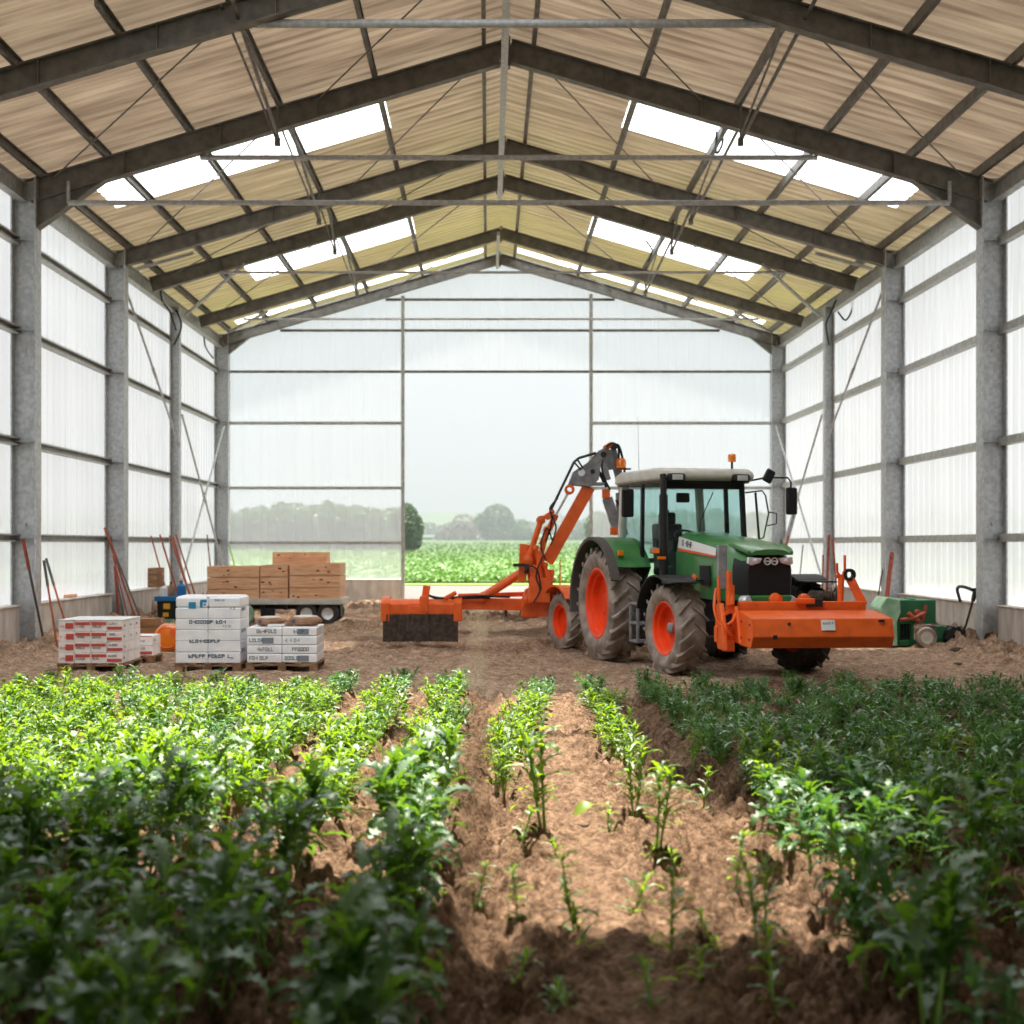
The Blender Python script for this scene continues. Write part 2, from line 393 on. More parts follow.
# columns
def column(x, y, w, fl, zt, label):
    m = MB(); m.ibeam((x, y, -.1), (x, y, zt), w, fl, .02, .025, up=(1,0,0))
    if w > .3:
        for z in (1.87, 3.48, 5.35, 6.85): m.box((x, y, z), (w-.04, fl*.9, .012))
        m.box((x, y, .02), (w+.14, fl+.14, .06))
        for z in (2.1, 5.0): m.box((x, y+.0, z), (.02, fl*.4, .05))
    return struct(m.build('steel_column', 'steel'), label)
cl = {YB: 'first', YC: 'second', YF: 'corner'}
for y, nm in ((YB, 'nearest'), (YC, 'second'), (YF, 'corner')):
    column(XL, y, .42, .30, zr(XL)-.1, f'{nm} galvanised steel column of the left wall')
    column(XR, y, .42, .30, zr(XR)-.1, f'{nm} galvanised steel column of the right wall')
for sx, s in ((XL, 'left'), (XR, 'right')):
    column(sx, 18.3, .42, .30, zr(sx)-.1, f'{s} wall column beyond the frame edge')
    column(sx, Y3, .24, .22, ZE-.35, f'slimmer steel post of the {s} wall between second and corner columns')
# rafters (each pair is one portal rafter)
def rafter(y, dep, fl, label, haunch=0, x0=None):
    m = MB()
    for sgn in (-1, 1):
        xe = CX + sgn*(HW - .05)
        a = Vector((xe, y, zr(xe) - .16 - dep/2)); b = Vector((CX, y, ZR - .16 - dep/2))
        m.ibeam(a, b, dep, fl, .014, .02)
        if haunch:
            z0 = zr(xe)-.16-dep
            pts = [(xe - sgn*.16, z0 - haunch), (xe - sgn*.16, z0 + .02), (xe - sgn*haunch*3, z0 + .02 + SL*haunch*3), (xe-sgn*haunch*3, z0+SL*haunch*3)]
            m.prism(pts, y - .02, y + .02, 'xz')
            m.beam((xe - sgn*.16, y, z0 - haunch), (xe - sgn*haunch*3, y, z0 + SL*haunch*3), fl, .025)
        for t in (.2, .4, .6, .8):            # web stiffeners
            c = a.lerp(b, t); m.box(c, (.012, fl*.85, dep*.94))
    m.box((CX, y, ZR-.16-dep/2-.02), (.05, fl*.95, dep+.12))
    return struct(m.build('rafter_beam', 'steel_dark'), label)
rafter(YA-4.6, .36, .2, 'portal rafter of the roof above the viewpoint')
rafter(YA, .36, .2, 'nearest visible grey steel portal rafter crossing the top corners')
rafter(YB, .38, .2, 'large grey steel portal rafter with haunches on the nearest columns', .42)
rafter(YC, .33, .18, 'grey steel portal rafter on the second columns')
rafter(YD, .33, .18, 'third grey steel rafter resting on the eaves beam')
rafter(YE, .30, .16, 'fourth grey steel rafter resting on the eaves beam')
rafter(YF-.1, .30, .16, 'end rafter along the rear gable', .25)
# eaves beams, girts
for sx, s, o in ((XL, 'left', -1), (XR, 'right', 1)):
    m = MB(); m.ibeam((sx+o*.05, YN, ZE-.35), (sx+o*.05, YF, ZE-.35), .3, .16)
    struct(m.build('eaves_beam', 'steel_girt'), f'long steel eaves beam along the top of the {s} wall')
    for z, w in ((1.87, 'lowest'), (3.48, 'second'), (5.35, 'third'), (6.85, 'top')):
        m = MB(); x = sx + o*.16
        m.profile((x, YN, z), (x, YF, z), [(-.07,-.07), (.07,-.07), (.07,-.04), (-.04,-.04), (-.04,.04), (.07,.04), (.07,.07), (-.07,.07)])
        struct(m.build('girt_beam', 'steel_girt'), f'{w} horizontal steel girt of the {s} wall')
# side walls: ribbed translucent sheets
def ribbed(y0, y1, x, o, z0, z1):
    prof = []; y = y0
    while y < y1:
        prof += [(y, 0), (y+.24, 0), (y+.27, .02), (y+.33, .02), (y+.36, 0)]; y += .36
    co = []
    for (yy, dx) in prof: co += [(x + o*dx, min(yy, y1), z0), (x + o*dx, min(yy, y1), z1)]
    n = len(prof)
    m = MB(); m.add(co, [(2*i, 2*i+2, 2*i+3, 2*i+1) for i in range(n-1)]); return m
for sx, s, o in ((XL, 'left', -1), (XR, 'right', 1)):
    m = ribbed(YN, 18.3, sx+o*.26, o, .70, ZE-.02)
    w = m.build('wall_'+s, 'steel_dark', fix=False); struct(w, f'unseen opaque grey ribbed sheeting, added for shade, of the near {s} wall')  # stretch out of view, made opaque to darken the foreground
    m = ribbed(18.3, YF+.2, sx+o*.26, o, .70, ZE-.02)
    w = m.build('wall_'+s, 'panel', fix=False); struct(w, f'ribbed translucent white sheeting of the {s} wall')
    # dado: one cast block between each pair of columns
    marks = [YN, 18.3, YB, YC, Y3+.0, YF]
    for a, b in zip(marks[:-1], marks[1:]):
        m = MB(); yc = (a+b)/2; L = b-a
        m.box((sx+o*.20, yc, .30), (.32, L-.34 if b != Y3 and a != Y3 else L-.2, .86))
        m.box((sx+o*.20, yc, .735), (.38, L-.32 if b != Y3 and a != Y3 else L-.2, .03))
        d = m.build('baseboard_'+s, 'concrete', bevel=.012); struct(d, f'low concrete base wall under the {s} sheeting')
m = MB(); m.box((CX, YN-.1, 4.0), (HW*2+.8, .12, 8.0)); m.prism([(XL-.3, 8.0), (XR+.3, 8.0), (CX, ZR)], YN-.16, YN-.04, 'xz'); struct(m.build('wall_front', 'panel'), 'unseen translucent gable wall added behind the viewpoint for its light')  # end wall out of view, added to control light reaching the foreground
# rear gable wall
ZD = 6.8; DX0, DX1 = -2.48, 3.0
def rear_panel(x0, x1, z0f, z1f, name='wall_rear'):
    prof = []; x = x0
    while x < x1:
        prof += [(x, 0), (x+.30, 0), (x+.34, .012), (x+.46, .012), (x+.50, 0)]; x += .5
    co = []
    for (xx, dy) in prof:
        xx = min(xx, x1); co += [(xx, YF+.12+dy, z0f(xx)), (xx, YF+.12+dy, z1f(xx))]
    m = MB(); m.add(co, [(2*i, 2*i+2, 2*i+3, 2*i+1) for i in range(len(prof)-1)])
    return m.build(name, 'panel_rear', fix=False)
struct(rear_panel(XL-.2, DX0, lambda x: .70, lambda x: zr(x)), 'translucent gable sheeting left of the open doorway')
struct(rear_panel(DX1, XR+.2, lambda x: .70, lambda x: zr(x)), 'translucent gable sheeting right of the open doorway')
struct(rear_panel(DX0, DX1, lambda x: ZD, lambda x: zr(x)), 'translucent gable sheeting above the open doorway')
for x0, x1, w in ((XL+.2, DX0-.05, 'left'), (DX1+.05, XR-.2, 'right')):
    m = MB(); m.box(((x0+x1)/2, YF+.12, .3), (x1-x0, .32, .86)); m.box(((x0+x1)/2, YF+.12, .735), (x1-x0, .38, .03))
    struct(m.build('baseboard_rear', 'concrete', bevel=.012), f'low concrete base wall {w} of the open doorway')
for x, w in ((DX0, 'left'), (DX1, 'right')):
    m = MB(); m.beam((x, YF-.02, -.05), (x, YF-.02, zr(x)-.55), .10, .10, up=(0,1,0))
    struct(m.build('door_jamb', 'steel_girt'), f'slim steel post on the {w} side of the open doorway')
for z, full in ((1.81, 0), (3.41, 0), (5.3, 0), (ZD, 1), (8.0, 1), (8.9, 1)):
    hx = min(HW-.15, (ZR-.5-z)/SL)
    spans = [(CX-hx, CX+hx)] if full else [(CX-hx, DX0), (DX1, CX+hx)]
    for a, b in spans:
        m = MB(); m.beam((a, YF, z), (b, YF, z), .07, .09 if z < ZD else .07)
        struct(m.build('girt_beam', 'steel_girt' if z < ZD else 'steel_dark'), 'horizontal steel girt of the rear gable')

# roof sheets: ribs run down the slope; skylights are sheets of their own
def inside_open(y):
    """x-interval of the out-of-view roof gap, added to let in the sun patch, at this y (None = roofed)"""
    poly = [(-6.4,15.4), (-4.6,16.4), (1.25,16.5), (1.1,14), (1.3,10.8), (2.1,8.2), (2.3,7.5), (2.15,6.7), (.1,6.45), (-.8,7.4), (-3.6,8.5), (-6.4,8.9)]  # outline of the wanted sun patch, shifted up to cut the roof gap
    ox, oy = .04*8.8, .15*8.8
    xs = []
    n = len(poly); yy = y - oy
    for i in range(n):
        (xa, ya), (xb, yb) = poly[i], poly[(i+1) % n]
        if (ya - yy)*(yb - yy) < 0: xs.append(xa + (xb-xa)*(yy-ya)/(yb-ya))
    return (min(xs)+ox, max(xs)+ox) if len(xs) >= 2 else None
sky_bands = [(YB+1.0, YB+3.3, 2.2, 7.45), (YD+1.6, YD+3.9, 2.2, 6.3), (YF-.75, YF-.2, .5, 7.6)]
SKY = MB(); RF = MB()
y = YN; rib = 0
def strip(mb, y0, y1, xa, xb, dz):
    """sheet strip following the slope from xa to xb (one side of the ridge or both)"""
    cuts = sorted(set([xa, xb] + ([CX] if xa < CX < xb else [])))
    for a, b in zip(cuts[:-1], cuts[1:]):
        mb.add([(a, y0, zr(a)+dz[0]), (b, y0, zr(b)+dz[0]), (b, y1, zr(b)+dz[1]), (a, y1, zr(a)+dz[1])], [(0,1,2,3)])
seg = [(.0,.17,0,0), (.17,.20,0,.03), (.20,.27,.03,.03), (.27,.30,.03,0)]
sky_sheets = {}
while y < YF + .3:
    for a, b, z0, z1 in seg:
        ya, yb = y+a, y+b; ym = (ya+yb)/2
        ex = [(XL-.35, XR+.35)]
        if ym < 19.2:
            op = inside_open(ym)
            if op: ex = [(XL-.35, op[0]), (op[1], XR+.35)]
        for bi, (s0, s1, u, v) in enumerate(sky_bands):
            if s0 <= ym <= s1:
                ex = [(XL-.35, CX-v), (CX-u, CX+u), (CX+v, XR+.35)]
                for side, (p, q) in enumerate(((CX-v, CX-u), (CX+u, CX+v))):
                    strip(sky_sheets.setdefault((bi, side), MB()), ya, yb, p, q, (z0, z1))
        for p, q in ex: strip(RF, ya, yb, p, q, (z0, z1))
    y += .30
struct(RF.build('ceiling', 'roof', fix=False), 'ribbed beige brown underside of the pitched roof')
for i, ((bi, side), mb) in enumerate(sorted(sky_sheets.items())):
    struct(mb.build(f'window_{i+1}', 'skylight', fix=False), ['near','middle','rear'][bi] + ' skylight strip in the ' + ['left','right'][side] + ' roof slope')
# purlins and ridge beam
for sgn, s in ((-1, 'left'), (1, 'right')):
    for k, off in enumerate((.42, 2.25, 3.85, 5.35, 6.75, 7.85)):
        x = CX + sgn*off; m = MB()
        spans = [(YN, YF)]
        # purlins are cut at the added roof gap
        ok = [yy for yy in np.arange(YN, 19, .2) if not (inside_open(yy) and inside_open(yy)[0] < x < inside_open(yy)[1])]
        spans = [(YN, YF)] if len(ok) > 113 else [(17.9, YF)]
        for a, b in spans:
            m.profile((x, a, zr(x)-.09), (x, b, zr(x)-.09), [(-.035,-.08), (.035,-.08), (.035,-.065), (-.02,-.065), (-.02,.065), (.035,.065), (.035,.08), (-.035,.08)])
        struct(m.build('purlin_beam', 'steel_dark'), f'steel purlin under the {s} roof slope')
m = MB(); m.beam((CX-.08, YN, 9.72), (CX-.08, YD, 9.72), .11, .13); m.beam((CX-.08, YE-1, 9.85), (CX-.08, YF, 9.85), .08, .1)
for yy in (YA, YB, YC, YD): m.box((CX-.08, yy, 9.82), (.16, .1, .12))
struct(m.build('ridge_beam', 'steel'), 'pale steel beam hanging under the roof ridge')
# tie rods across
for y, z, hx, r, w in ((YA+.12, 8.87, 4.3, .06, 'nearest tie bar across the top of the picture'), (YB+.12, 8.28, 5.2, .045, 'upper tie bar of the haunched frame'),
                       (YB-.12, 7.46, 7.35, .045, 'lower tie bar between the haunches'), (YD+.1, 8.0, 6.4, .03, 'thin tie bar on the third rafter'), (YE+.1, 7.8, 6.9, .03, 'thin tie bar on the fourth rafter')):
    m = MB(); m.tube([(CX-hx, y, z), (CX+hx, y, z)], r, 10)
    if z < zr(CX-hx)-.6:
        for sx in (CX-hx, CX+hx):
            m.tube([(sx, y, z), (sx, y, zr(sx)-.4)], r*.7, 6)
    struct(m.build('tie_beam', 'steel', smooth=True), w)
# diagonal rods in the roof
k = 0
for (ya, yb) in ((YA, YB), (YB, YC), (YC, YD), (YD, YE), (YE, YF)):
    for sgn in (-1, 1):
        for (o0, o1) in ((.4, 3.2), (3.85, 7.6)):
            xa, xb = CX+sgn*o0, CX+sgn*o1
            m = MB()
            m.tube([(xa, ya+.1, zr(xa)-.26), (xb, yb-.1, zr(xb)-.26)], .014, 6)
            struct(m.build('bracing_beam', 'steel_dark', smooth=True), 'thin diagonal bracing rod under the roof')
# hangers of paired rods at mid slope (left and right)
for sgn, s in ((-1, 'left'), (1, 'right')):
    for ya, yb in ((YA-.5, YB-.2), (YB+.3, YC-.2), (YC+.3, YD), (YD+.5, YE)):
        x = CX+sgn*3.85; m = MB()
        m.tube([(x+.12, ya, zr(x)-.3), (x+.02, yb, zr(x)-.75)], .03, 8); m.tube([(x-.1, ya+.4, zr(x)-.22), (x-.02, yb, zr(x)-.75)], .02, 8)
        m.tube([(x, yb, zr(x)-.2), (x, yb, zr(x)-.85)], .018, 8); m.box((x, yb, zr(x)-.8), (.09,.07,.13))
        o = m.build('hanging_bracket', 'steel_dark', smooth=True)
        struct(o, f'pair of thin stays hanging under the {s} roof slope')
# knee braces
for sgn, s in ((-1, 'left'), (1, 'right')):
    for y, (x1, z1), (x0, z0), r, yy in ((YC, (6.6, .5), (7.7, -1.5), .035, YC+1.0), (Y3, (5.9, .45), (7.85, -1.55), .035, YD+.4), (YF-.3, (6.3, .5), (7.85, -1.1), .03, YE+.8)):
        xa = CX+sgn*x1; xb = CX+sgn*x0
        m = MB(); m.beam((xa, yy-.5, zr(xa)-.5), (xb, y, ZE+z0+1.0), .06, .06); struct(m.build('knee_beam', 'steel_girt'), f'diagonal knee brace at the {s} eaves')
# wall cross bracing
for sx, s, o in ((XL, 'left', 1), (XR, 'right', -1)):
    x = sx + o*.10
    rods = [((x, YF-.2, 5.2), (x, Y3+.3, .9)), ((x, Y3+.3, 5.0), (x, YF-.2, 1.0)), ((x, YC+.3, 7.2), (x, Y3, 4.2))]
    for a, b in rods:
        m = MB(); m.tube([a, b], .028, 8); mid = Vector(a).lerp(Vector(b), .5); d = (Vector(b)-Vector(a)).normalized()
        m.tube([mid-d*.18, mid+d*.18], .04, 8)
        struct(m.build('bracing_beam', 'steel', smooth=True), f'diagonal bracing rod of the {s} wall')
# loose cables near the eaves
def curve_pts(ps, n=14):
    ps = [Vector(p) for p in ps]; out = []
    for i in range(len(ps)-1):
        p0 = ps[max(i-1,0)]; p1 = ps[i]; p2 = ps[i+1]; p3 = ps[min(i+2, len(ps)-1)]
        for k in range(n):
            t = k/n
            out.append(.5*((2*p1) + (p2-p0)*t + (2*p0-5*p1+4*p2-p3)*t*t + (3*p1-p0-3*p2+p3)*t**3))
    out.append(ps[-1]); return out
for pts, lb in (([P(160,278,33), P(162,300,33.3), P(170,312,33.6), P(176,330,34.2)], 'black cable hanging from the third rafter at the left eaves'),
                ([P(176,310,34.5), P(181,322,34.4), P(180,332,34.4), P(174,345,34.4)], 'black cable loop on the slim left post'),
                ([P(204,322,38.5), P(205,345,38.8), P(213,358,39.5)], 'black cable hanging near the left rear corner'),
                ([P(850,285,33.5), P(853,305,33.5), P(846,320,33.6), P(838,312,33.8)], 'black cable loop hanging from the third rafter at the right eaves'),
                ([P(836,300,34), P(830,315,34.2), P(826,325,34.4), P(829,345,34.4)], 'black cable looped over the slim right post'),
                ([P(716,118,25.4), P(723,140,25.4), P(716,152,25.4), P(718,112,25.5)], 'dark cable loop hanging below the near right skylight'),
                ([P(645,240,33.4), P(652,250,33.4), P(648,262,33.4)], 'dark cable end hanging below the middle right skylight')):
    m = MB(); m.tube(curve_pts(pts, 8), .022, 6); tag(m.build('hanging_cable', 'black', smooth=True), lb, 'cable')

# ------------------------------------------------------------------ outside
m = MB(); m.box((CX, 51.5, -.06), (60, 19, .1)); struct(m.build('ground_yard', 'yard'), 'pale concrete yard outside the doorway')
m = MB(); m.box((0, 62.3, -.03), (120, 2.8, .12)); struct(m.build('ground_verge', 'verge'), 'bright grass verge before the crop field')
def fz(y): return .02 + (y-63)*.0105
ysf = np.concatenate([np.linspace(63, 90, 28), np.linspace(92, 340, 40)]); xsf = np.linspace(-160, 160, 60)
YY, XX = np.meshgrid(ysf, xsf, indexing='ij')
fm = np_mesh('ground_field', np.stack([XX, YY, fz(YY)+.08], -1).reshape(-1, 3), gridq(len(ysf), 60), 'field')
struct(link('ground_field', fm), 'bright green field beyond the yard')
rg = np.random.default_rng(5)
def leaf_cloud(name, centres, size, key, parent=None, flat=.3, squash=1.0):
    n = len(centres); size = np.broadcast_to(size, (n,))
    a = rg.normal(size=(n, 3)); a[:, 2] *= flat; a /= np.linalg.norm(a, axis=1)[:, None]
    b = rg.normal(size=(n, 3)); b -= (b*a).sum(1)[:, None]*a; b /= np.linalg.norm(b, axis=1)[:, None]
    a = a*size[:, None]; b = b*size[:, None]*.6
    co = np.stack([centres-a, centres-b*.9, centres+a, centres+b], 1).reshape(-1, 3)
    q = np.arange(4*n).reshape(n, 4)
    return link(name, np_mesh(name, co, q, key, smooth=False), parent)
yv = 63 + (rg.random(42000)**2.2)*180; xv = (rg.random(42000)-.5)*2*(.32*yv+3) + 2
zc = fz(yv) + rg.random(42000)*.34
fc = leaf_cloud('field_crop', np.stack([xv, yv, zc], 1), .105+.0012*(yv-63)*rg.random(42000), 'field'); tag(fc, 'broad leafy green crop covering the field outside the doorway', 'crop', kind='stuff')
def crown_pts(n, lumps):
    out = []
    per = np.array([l[3]*l[4]*l[5] for l in lumps])**.7; per = (per/per.sum()*n).astype(int)
    for (x, y, z, rx, ry, rz), k in zip(lumps, per):
        v = rg.normal(size=(k, 3)); v /= np.linalg.norm(v, axis=1)[:, None]; v *= (rg.random(k)**.33*.35+.68)[:, None]
        out.append(np.stack([x+v[:, 0]*rx, y+v[:, 1]*ry, z+v[:, 2]*rz], 1))
    return np.concatenate(out)
def tree(px, d, wpx, toppx, basepx, label, key='tree', n=5000, lumps=7, name='field_tree', bare=False):
    s = d/F_PX; x = (px-488)*s; w = wpx*s; zt = CAMH+(545-toppx)*s; zb = CAMH+(545-basepx)*s; h = zt-zb
    t = thing(name, label, 'tree', (x, d, zb))
    m = MB(); m.tube([(0,0,-.5), (.05*w,0,h*.3), (0,.0,h*.62)], .035*h+.1, 8, .015*h)
    for a in range(6):
        an = a*1.05; m.tube([(0,0,h*(.25+.04*a)), (math.cos(an)*w*.22, math.sin(an)*w*.2, h*(.5+.05*a))], .018*h, 6, .006*h)
    m.build('trunk', 'bark', t)
    rr = random.Random(int(px)); L = [(0, 0, h*.52, w*.38, w*.38, h*.47)]
    for i in range(lumps):
        a = i*2.4; q = .30*w
        L.append((math.cos(a)*q, math.sin(a)*q, h*rr.uniform(.22,.68), w*rr.uniform(.18,.26), w*.2, h*rr.uniform(.16,.25)))
    leaf_cloud('foliage', crown_pts(n, L), .02*w+.12, key, t)
    return t
tree(497, 330, 46, 504, 545, 'large rounded hazy tree standing at the far edge of the field', n=9000)
tree(522, 320, 26, 520, 545, 'darker bushy tree beside the large rounded tree', n=3500)
tree(463, 325, 34, 513, 546, 'bare brownish tree left of the large rounded tree', 'tree_bare', n=2600)
tree(443, 330, 20, 524, 546, 'small bare bush at the left of the bare brownish tree', 'tree_bare', n=1200)
tree(407, 150, 34, 503, 556, 'dark green conical tree beside the left door post', n=5000)
tree(575, 330, 30, 519, 545, 'low green tree seen between the boom and the right door post', n=2500)
tree(548, 420, 40, 523, 542, 'broad low green tree right of the rounded tree', n=2500)
def hedge(px0, px1, d, top, base, label, key='tree', n=9000):
    s = d/F_PX; L = []; px = px0
    while px < px1:
        w = rnd.uniform(14, 30); t = top + rnd.uniform(-5, 5)
        zt = CAMH+(545-t)*s; zb = CAMH+(545-base)*s
        L.append(((px-488)*s, d+rnd.uniform(-4, 4), (zt+zb)/2, w*s*.7, 5, (zt-zb)/2)); px += w*.7
    o = leaf_cloud('treeline', crown_pts(n, L), .45, key); tag(o, label, 'trees', kind='stuff')
hedge(180, 400, 170, 507, 549, 'long hazy row of trees seen through the gable sheeting at the left', n=16000)
hedge(400, 470, 420, 523, 545, 'low distant hedge beyond the field at the left')
hedge(520, 860, 430, 518, 545, 'low distant woodland beyond the field at the right', n=16000)
hedge(595, 800, 190, 514, 545, 'row of trees behind the right part of the gable', n=10000)
def side_hedge(x, label):
    L = []; y = 24
    while y < 180:
        L.append((x+rnd.uniform(-2,2), y, 1.4, 3, rnd.uniform(3,6), rnd.uniform(2.2,3.4))); y += 5
    o = leaf_cloud('treeline', crown_pts(12000, L), .35, 'tree'); tag(o, label, 'trees', kind='stuff')
side_hedge(-34, 'hedge outside the left wall seen faintly through the sheeting')
side_hedge(36, 'hedge outside the right wall seen faintly through the sheeting')
m = MB(); hp = []
for i in range(81):
    x = -1100 + i*27.5; hp.append((x, 22 + 7*math.sin(i*.21+1) + 4*math.sin(i*.53) + 2*math.sin(i*1.3)))
vs = []; fs = []
for j, (yy, k) in enumerate(((340, .10), (420, .16), (520, .36), (600, .45), (800, .4))):
    for x, z in hp: vs.append((x*(.35 if j == 0 else .4 if j == 1 else .5), yy, 3.0 + (z if j > 1 else 12)*k - (.6 if j == 0 else 0)))
for j in range(4):
    for i in range(80): fs.append((j*81+i, j*81+i+1, (j+1)*81+i+1, (j+1)*81+i))
m.add(vs, fs); struct(m.build('hills', 'hill', smooth=True), 'pale blue hills on the horizon')
m = MB(); m.box((0, 30, -.25), (700, 760, .1)); struct(m.build('ground_land', 'land'), 'bare pale ground around the shed')
# haze over the far fields
hm, nt, out = new_mat('haze_volume')
vsn = nt.nodes.new('ShaderNodeVolumeScatter'); vsn.inputs['Density'].default_value = .003; vsn.inputs['Color'].default_value = (.30,.34,.38,1)
hc = (.405,.42,.46,1); vsn.inputs['Color'].default_value = hc
vab = nt.nodes.new('ShaderNodeVolumeAbsorption'); vab.inputs['Color'].default_value = hc; vab.inputs['Density'].default_value = .003
vad = nt.nodes.new('ShaderNodeAddShader'); nt.links.new(vsn.outputs[0], vad.inputs[0]); nt.links.new(vab.outputs[0], vad.inputs[1])
nt.links.new(vad.outputs[0], out.inputs['Volume']); M['haze'] = hm
m = MB(); m.box((0, 1100, 80), (3200, 1960, 170)); tag(m.build('haze', 'haze'), 'thin pale haze over the distant fields and hills', 'haze', kind='stuff')

# ------------------------------------------------------------------ wheels
def wheel(parent, name, c, Rr, w, rim_frac=.58, lugs=20, out=-1, tyre='tyre', steer=0, hub=True):
    """out = -1: the visible dish faces -x"""
    e = bpy.data.objects.new(name, None); COL.objects.link(e); e.parent = parent; e.location = c; e.rotation_euler = (0, 0, steer)
    rr = Rr*rim_frac; h = w/2; Rt = Rr*.945
    prof = [(rr, -h*.72), (rr*1.06, -h*.86), (rr+(Rt-rr)*.45, -h*1.04), (rr+(Rt-rr)*.75, -h*1.0), (Rt*.975, -h*.86), (Rt, -h*.55), (Rt*1.004, 0),
            (Rt, h*.55), (Rt*.975, h*.86), (rr+(Rt-rr)*.75, h*1.0), (rr+(Rt-rr)*.45, h*1.04), (rr*1.06, h*.86), (rr, h*.72)]
    m = MB(); m.lathe(prof, 56, 'x'); t = m.build('tyre', tyre, e, smooth=True)
    m = MB()
    for k in range(lugs):
        for sd in (-1, 1):
            a0 = 2*math.pi*(k + (.5 if sd > 0 else 0))/lugs
            pts = []
            for q in range(5):
                u = q/4; x = sd*h*(.02 + .98*u); a = a0 + u*.62*2*math.pi/lugs*1.35; ro = Rr*(1 if u < .8 else .975); ri = Rt*(.985 if u < .8 else .93)
                pts.append((x, a, ro, ri))
            wa = (.22 if q else .2)*2*math.pi/lugs
            vs = []
            for x, a, ro, ri in pts:
                for da, r_ in ((-wa/2, ri), (-wa*.36, ro), (wa*.36, ro), (wa/2, ri)):
                    vs.append((x, math.cos(a+da)*r_, math.sin(a+da)*r_))
            fs = []
            for q in range(4):
                for j in range(3): fs.append((q*4+j, q*4+j+1, q*4+4+j+1, q*4+4+j))
            fs += [(0,1,2,3), (16,17,18,19)]
            # shoulder of the lug running down the sidewall
            x, a, ro, ri = pts[-1]; o_ = len(vs)
            m.add(vs, fs)
            vs2 = []
            for (xx, r_) in ((x, ro*.99), (x*1.03, Rr*.88)):
                for da in (-wa*.4, wa*.4): vs2.append((xx, math.cos(a+da)*r_, math.sin(a+da)*r_))
            for (xx, r_) in ((x*.9, ri*.96), (x*.93, Rr*.86)):
                for da in (-wa*.4, wa*.4): vs2.append((xx, math.cos(a+da)*r_, math.sin(a+da)*r_))
            m.add(vs2, [(0,1,3,2), (4,6,7,5), (0,2,6,4), (1,5,7,3), (0,4,5,1), (2,3,7,6)])
    m.build('tread', tyre, t)
    m = MB(); o = out
    m.lathe([(rr*1.05, o*h*.82), (rr*1.0, o*h*.86), (rr*.94, o*h*.80), (rr*.92, o*h*.55), (rr*.84, o*h*.50), (rr*.82, o*h*.12), (rr*.60, o*h*.02), (rr*.32, o*h*.14), (0, o*h*.14)], 40, 'x')
    m.lathe([(rr*1.03, -h*.8), (rr*1.03, h*.8)], 40, 'x')
    for k in range(8):
        a = k*math.pi/4; m.box((o*h*.10, math.cos(a)*rr*.45, math.sin(a)*rr*.45), (.03, .035, .035))
    m.build('rim', 'orange_rim', e, smooth=True)
    if hub:
        m = MB(); m.lathe([(0, o*h*.52), (rr*.16, o*h*.50), (rr*.22, o*h*.42), (rr*.24, o*h*.1)], 20, 'x'); m.build('hub', 'grey_metal', e, smooth=True)
    return e

# ------------------------------------------------------------------ tractor
TH = R(15)
tr = thing('tractor', 'green tractor with pale cab roof and orange wheel rims parked on the dirt', 'tractor', (3.39, 19.1, 0.01), TH)
wheel(tr, 'front_wheel', (-.90, 0, .62), .62, .40, .57, 18, -1, steer=R(3))
wheel(tr, 'front_wheel', (.96, 0, .62), .62, .40, .57, 18, 1, 'tyre_dark', steer=R(3))
wheel(tr, 'rear_wheel', (-.95, 2.45, .86), .86, .48, .60, 22, -1, hub=False)
wheel(tr, 'rear_wheel', (.95, 2.45, .86), .86, .48, .60, 22, 1, 'tyre_dark', hub=False)
# chassis
m = MB(); m.box((0, .9, .78), (.44, 3.3, .42)); m.box((0, 0, .62), (1.6, .2, .2)); m.box((0, 2.45, .86), (1.5, .34, .36)); m.box((0, 2.2, .95), (.8, 1.1, .5)); m.box((0, -.75, .85), (.5, .5, .35))
m.tube([(-.8, .05, .62), (.8, .05, .62)], .06); m.build('chassis', 'dark_metal', tr, bevel=.03)
m = MB(); m.box((-.62, 1.25, .72), (.30, .75, .42)); m.build('fuel_tank', 'black', tr, bevel=.06)
m = MB()
for z in (.36, .62, .90): m.box((-.86, 1.32, z), (.28, .30, .04))
m.box((-.98, 1.18, .63), (.04, .03, .58)); m.box((-.98, 1.46, .63), (.04, .03, .58)); m.box((-.74, 1.32, .72), (.03, .3, .6)); m.build('step', 'grey_metal', tr, bevel=.008)
# hood: lofted sections
secs = [(1.02, .46, 1.05, 1.93, .30), (.5, .45, 1.02, 1.88, .28), (-.1, .42, 1.0, 1.84, .26), (-.6, .385, 1.0, 1.77, .24), (-.86, .35, 1.04, 1.70, .20), (-.95, .32, 1.10, 1.64, .17)]
def loft(m, secs, fn):
    rings = [fn(*s) for s in secs]; n = len(rings[0]); vs = [v for r_ in rings for v in r_]; fs = []
    for i in range(len(rings)-1):
        for k in range(n): fs.append((i*n+k, i*n+(k+1) % n, (i+1)*n+(k+1) % n, (i+1)*n+k))
    fs += [tuple(range(n)), tuple(range((len(rings)-1)*n, len(rings)*n))]
    m.add(vs, fs)
def hood_ring(y, w, z0, z1, wt):
    s_ = z1 - z0
    half = [(w*.96, z0), (w, z0+s_*.25), (w, z0+s_*.62), (w*.95, z0+s_*.80), (wt+.07, z1-.045), (wt, z1-.012), (wt*.4, z1+.005)]
    return [(x, y, z) for x, z in half] + [(-x, y, z) for x, z in reversed(half)]
m = MB(); loft(m, secs, hood_ring); hood = m.build('hood', 'green', tr, smooth=True)
